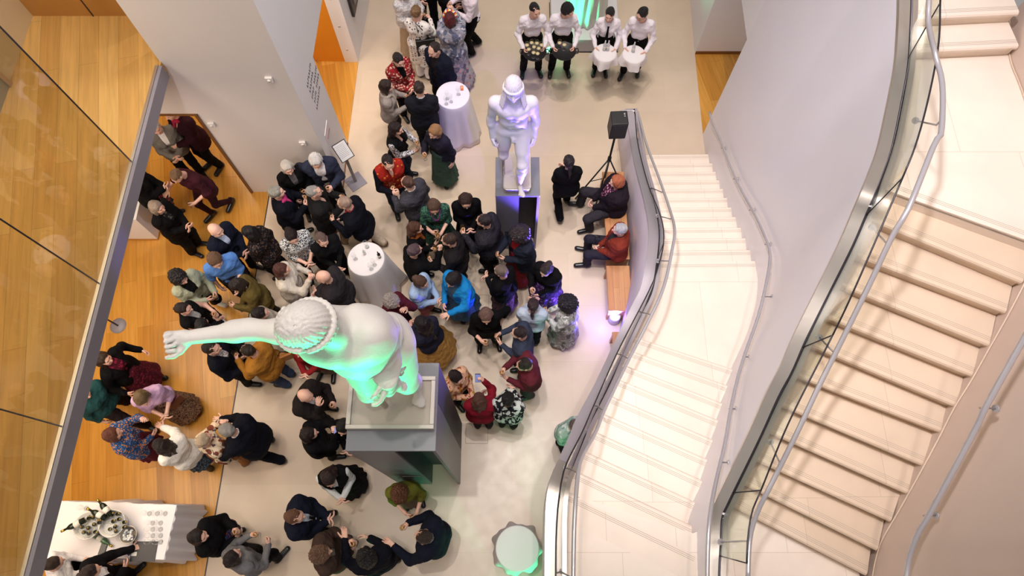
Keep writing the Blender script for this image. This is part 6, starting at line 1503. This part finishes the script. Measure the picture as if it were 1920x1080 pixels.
# white display base under the mezzanine edge
a = at(229, 407, .75); b = at(256, 407, .75); c = at(262, 372, .75)
o = empty('display_plinth', (b.x-.3, (b.y+c.y)/2, 0), 0, 'white display base half hidden below the mezzanine edge', 'plinth')
mb = MB(); mb.box((0, 0, .375), (.6, c.y-b.y+.1, .75)); mb.build('body', M_white, o, bevel=.004)
mb = MB(); mb.box((0, 0, .02), (.62, c.y-b.y+.12, .04)); mb.build('skirting', M_brown, o)
# ---------------------------------------------------------------- benches and floor lights
def bench(p0, p1, p2, label):
    a = at(*p0, .45); b = at(*p1, .45); c = at(*p2, .45); w = b.x-a.x; d = c.y-a.y
    o = empty('bench', (a.x+w/2, a.y+d/2, 0), 0, label, 'bench', 'oak benches along the stair wall')
    mb = MB(); mb.box((0, 0, .425), (w, d, .05)); mb.build('seat', M_bench, o, bevel=.006)
    for yy in (-d/2+.03, d/2-.03): mb = MB(); mb.box((0, yy, .2), (w-.03, .05, .4)); mb.build('end_panel', M_bench, o)
    return o
bench((1138, 486), (1181, 486), (1178, 322), 'oak bench carrying the two seated guests')
bench((1141, 583), (1186, 583), (1184, 498), 'empty oak bench between the seated guests and the blue floor light')
bench((1150, 660), (1164, 660), (1168, 622), 'short end of oak bench below the blue floor light')
def uplight(px, col, label, e, tgt, spot, hot):
    b_ = at(px[0], px[1], .12); o = empty('floor_uplight', (b_.x, b_.y, 0), 0, label, 'floor light', 'coloured floor uplights')
    mb = MB(); mb.lathe([(0, 0), (.085, 0), (.095, .02), (.09, .2), (.085, .22), (.07, .21), (0, .2)], 20); mb.build('housing', mat('pale_grey_housing', (190, 186, 190), .4), o)
    mb = MB(); mb.lathe([(0, .212), (.068, .212), (.066, .22), (0, .225)], 20); mb.build('lens', mat('lens_'+label[:6], tuple(int(255*c_) for c_ in col), .3, emit=hot, estr=4), o)
    lamp('uplight_lamp', 'SPOT', (b_.x, b_.y, .26), e, col, tgt, .05, spot, .5)
BLUE = (.22, .16, 1); GREEN = (.03, 1, .42)
uplight((1152, 596), BLUE, 'blue floor uplight between the oak benches', 900, (.4, 4.6, 2.2), 125, (170, 170, 255))
uplight((1031, 100), GREEN, 'green floor uplight beside the low plinth', 160, (at(1090, 60, 0).x, at(1090, 60, 0).y+.3, 1.2), 110, (120, 255, 190))
# ---- bags, stick and small things people carry
def bag(loc, rz, dims, m, label, strap=None, name='handbag'):
    o = empty(name, loc, rz, label, 'bag'); mb = MB(); x, y, z = dims
    mb.prism([(-x/2, -y/2), (x/2, -y/2), (x/2, y/2), (-x/2, y/2)], -z/2, z/2); mb.build('body', m, o, bevel=min(y, .03)*.4)
    if strap: 
        mb = MB(); mb.tube(strap, .009, 6); mb.build('strap', M_black, o)
    return o
p = at(799, 86, .95); bag((p.x, p.y, .93), .15, (.34, .07, .38), M_black, 'black tote bag hanging from the shoulder of the dotted tunic', [(-.08, 0, .18), (-.1, 0, .42), (-.12, .02, .58), (-.02, .0, .42), (.08, 0, .18)], 'tote_bag')
p = at(328, 752, .85); bag((p.x, p.y, .82), -.6, (.06, .22, .2), mat('burgundy_leather', (92, 26, 28)), 'burgundy shoulder bag behind the lilac blouse', [(0, -.05, .1), (-.02, .0, .3), (-.1, .03, .45)])
p = at(535, 668, .95); bag((p.x, p.y, .95), .4, (.22, .08, .2), mat('tan_orange_leather', (176, 110, 44)), 'tan orange bag beside the person in deep red under the statue', [(-.08, 0, .1), (0, 0, .25), (.08, 0, .1)])
p = at(1116, 448, .7); o = empty('walking_stick', (p.x, p.y, 0), 0, 'dark folding walking stick held by the seated person in rust red jacket', 'walking stick')
mb = MB(); mb.tube([(0, 0, .02), (0, .0, .78)], .01, 8); mb.build('shaft', M_black, o); mb = MB(); mb.tube([(-.05, .02, .79), (.07, -.01, .79)], .014, 8); mb.build('grip', M_black, o)
# ---- fittings and lettering on the walls, outlines in the floor
def atY(px, py, Y):
    p = at(px, py, 0); t = Y/p.y; return Vector((p.x*t, Y, CAM_H-CAM_H*t))
def atX(px, py, X):
    p = at(px, py, 0); t = X/p.x; return Vector((X, p.y*t, CAM_H-CAM_H*t))
for k, (px, py, l) in enumerate(((505, 147, 'square white sensor box high on the grey wall'), (397, 232, 'white alarm sounder on the grey wall beside the passage'), (568, 267, 'white socket box low on the grey wall'))):
    p = atY(px, py, YW); o = empty('wall_fitting', (p.x, YW, p.z), 0, l, 'wall fitting'); mb = MB(); mb.box((0, -.02, 0), (.1, .04, .1)); mb.build('cover', mat('white_plastic', (226, 220, 216), .4), o, bevel=.01)
    mb = MB(); mb.lathe([(0, 0), (.025, 0), (.02, .012), (0, .014)], 12, M=Matrix.Translation((0, -.04, 0))@Matrix.Rotation(PI/2, 4, 'X')); mb.build('dome', mat('white_plastic', (226, 220, 216)), o)
rr = random.Random(7); wl = empty('wall_lettering', tuple(atX(585, 182, XO)), 0, 'small dark lettering on the white wall edge left of the hall', 'lettering'); X_ = XO; o0 = wl.location.copy()
for ln in range(5):
    mb = MB(); y0 = rr.uniform(-.02, .02)
    for ch_ in range(rr.randint(8, 13)):
        y = y0+ch_*.055; z = .26-.13*ln
        if rr.random() < .14: continue
        mb.box((.006, y, z), (.004, .008, .05)); mb.box((.006, y+.014, z+rr.uniform(-.02, .02)), (.004, .028, .009))
    mb.build('text_line', mat('dark_lettering', (70, 64, 70)), wl)
p = atX(608, 260, XO); mb = MB(); mb.box((0, 0, 0), (.01, .3, .22)); o = mb.build('wall_label', mat('caption_board', (226, 216, 220), .5), None, (XO+.006, YW+.4, 1.25)); tag(o, 'small pale caption board low on the white wall edge', 'label board')
mb = MB(); mb.box((.006, 0, -.05), (.002, .2, .03)); mb.build('red_line', mat('red_print', (190, 120, 120)), o)
for (px, py, l) in ((897, 569, 'access panel outline in the stone floor left of the black jumpsuit'), (894, 813, 'access panel outline in the stone floor right of the tall plinth')):
    p = at(px, py, 0); o = empty('floor_access_panel', (p.x, p.y, 0), 0, l, 'floor panel'); mb = MB()
    for (x, y, sx, sy) in ((0, .15, .34, .006), (0, -.15, .34, .006), (-.17, 0, .006, .3), (.17, 0, .006, .3)): mb.box((x, y, .001), (sx, sy, .003))
    mb.build('joint', mat('joint_line', (150, 136, 122)), o); mb = MB(); mb.box((0, .13, .002), (.05, .02, .003)); mb.build('lifting_eye', M_rail, o)
# theatrical green light from beyond the bottom of the hall, aimed up at the big figure
lamp('green_flood', 'SPOT', (-.9, -4.0, .2), 4600, GREEN, (-1.15, 1.2, 5.75), .1, 19, .3)
lamp('green_flood', 'SPOT', (-1.9, -4.0, .2), 3400, GREEN, (-2.0, 1.3, 6.6), .1, 19, .3)
lamp('green_flood', 'SPOT', (-3.1, -1.9, .4), 130, GREEN, (-2.1, -.2, .7), .1, 34, .6)
lamp('green_flood', 'SPOT', (.7, -1.6, .25), 160, GREEN, (0.1, .0, .7), .1, 60, .6)
lamp('green_flood', 'SPOT', (1.0, -1.9, 2.6), 90, GREEN, (0.07, .02, 1.1), .1, 34, .6)
lamp('violet_fill', 'SPOT', (.8, .5, 9.8), 1500, (.24, .16, 1), (.03, 5.05, 3.4), .05, 13, .5)  # the violet lamps are unseen, added to tint the smaller figure
lamp('violet_fill', 'SPOT', (.12, 4.2, .15), 5200, (.17, .10, 1), (.03, 4.95, 3.4), .08, 52, .6)
lamp('violet_fill', 'SPOT', (-.75, 4.8, .2), 1500, (.17, .10, 1), (.0, 5.1, 3.3), .08, 42, .6)
lamp('violet_fill', 'SPOT', (1.0, 4.35, .2), 3400, (.17, .10, 1), (.05, 5.1, 3.3), .08, 42, .6)
b_ = at(1138, 592, .4); lamp('uplight_spill', 'POINT', (b_.x, b_.y, .38), 11, BLUE, None, .1)
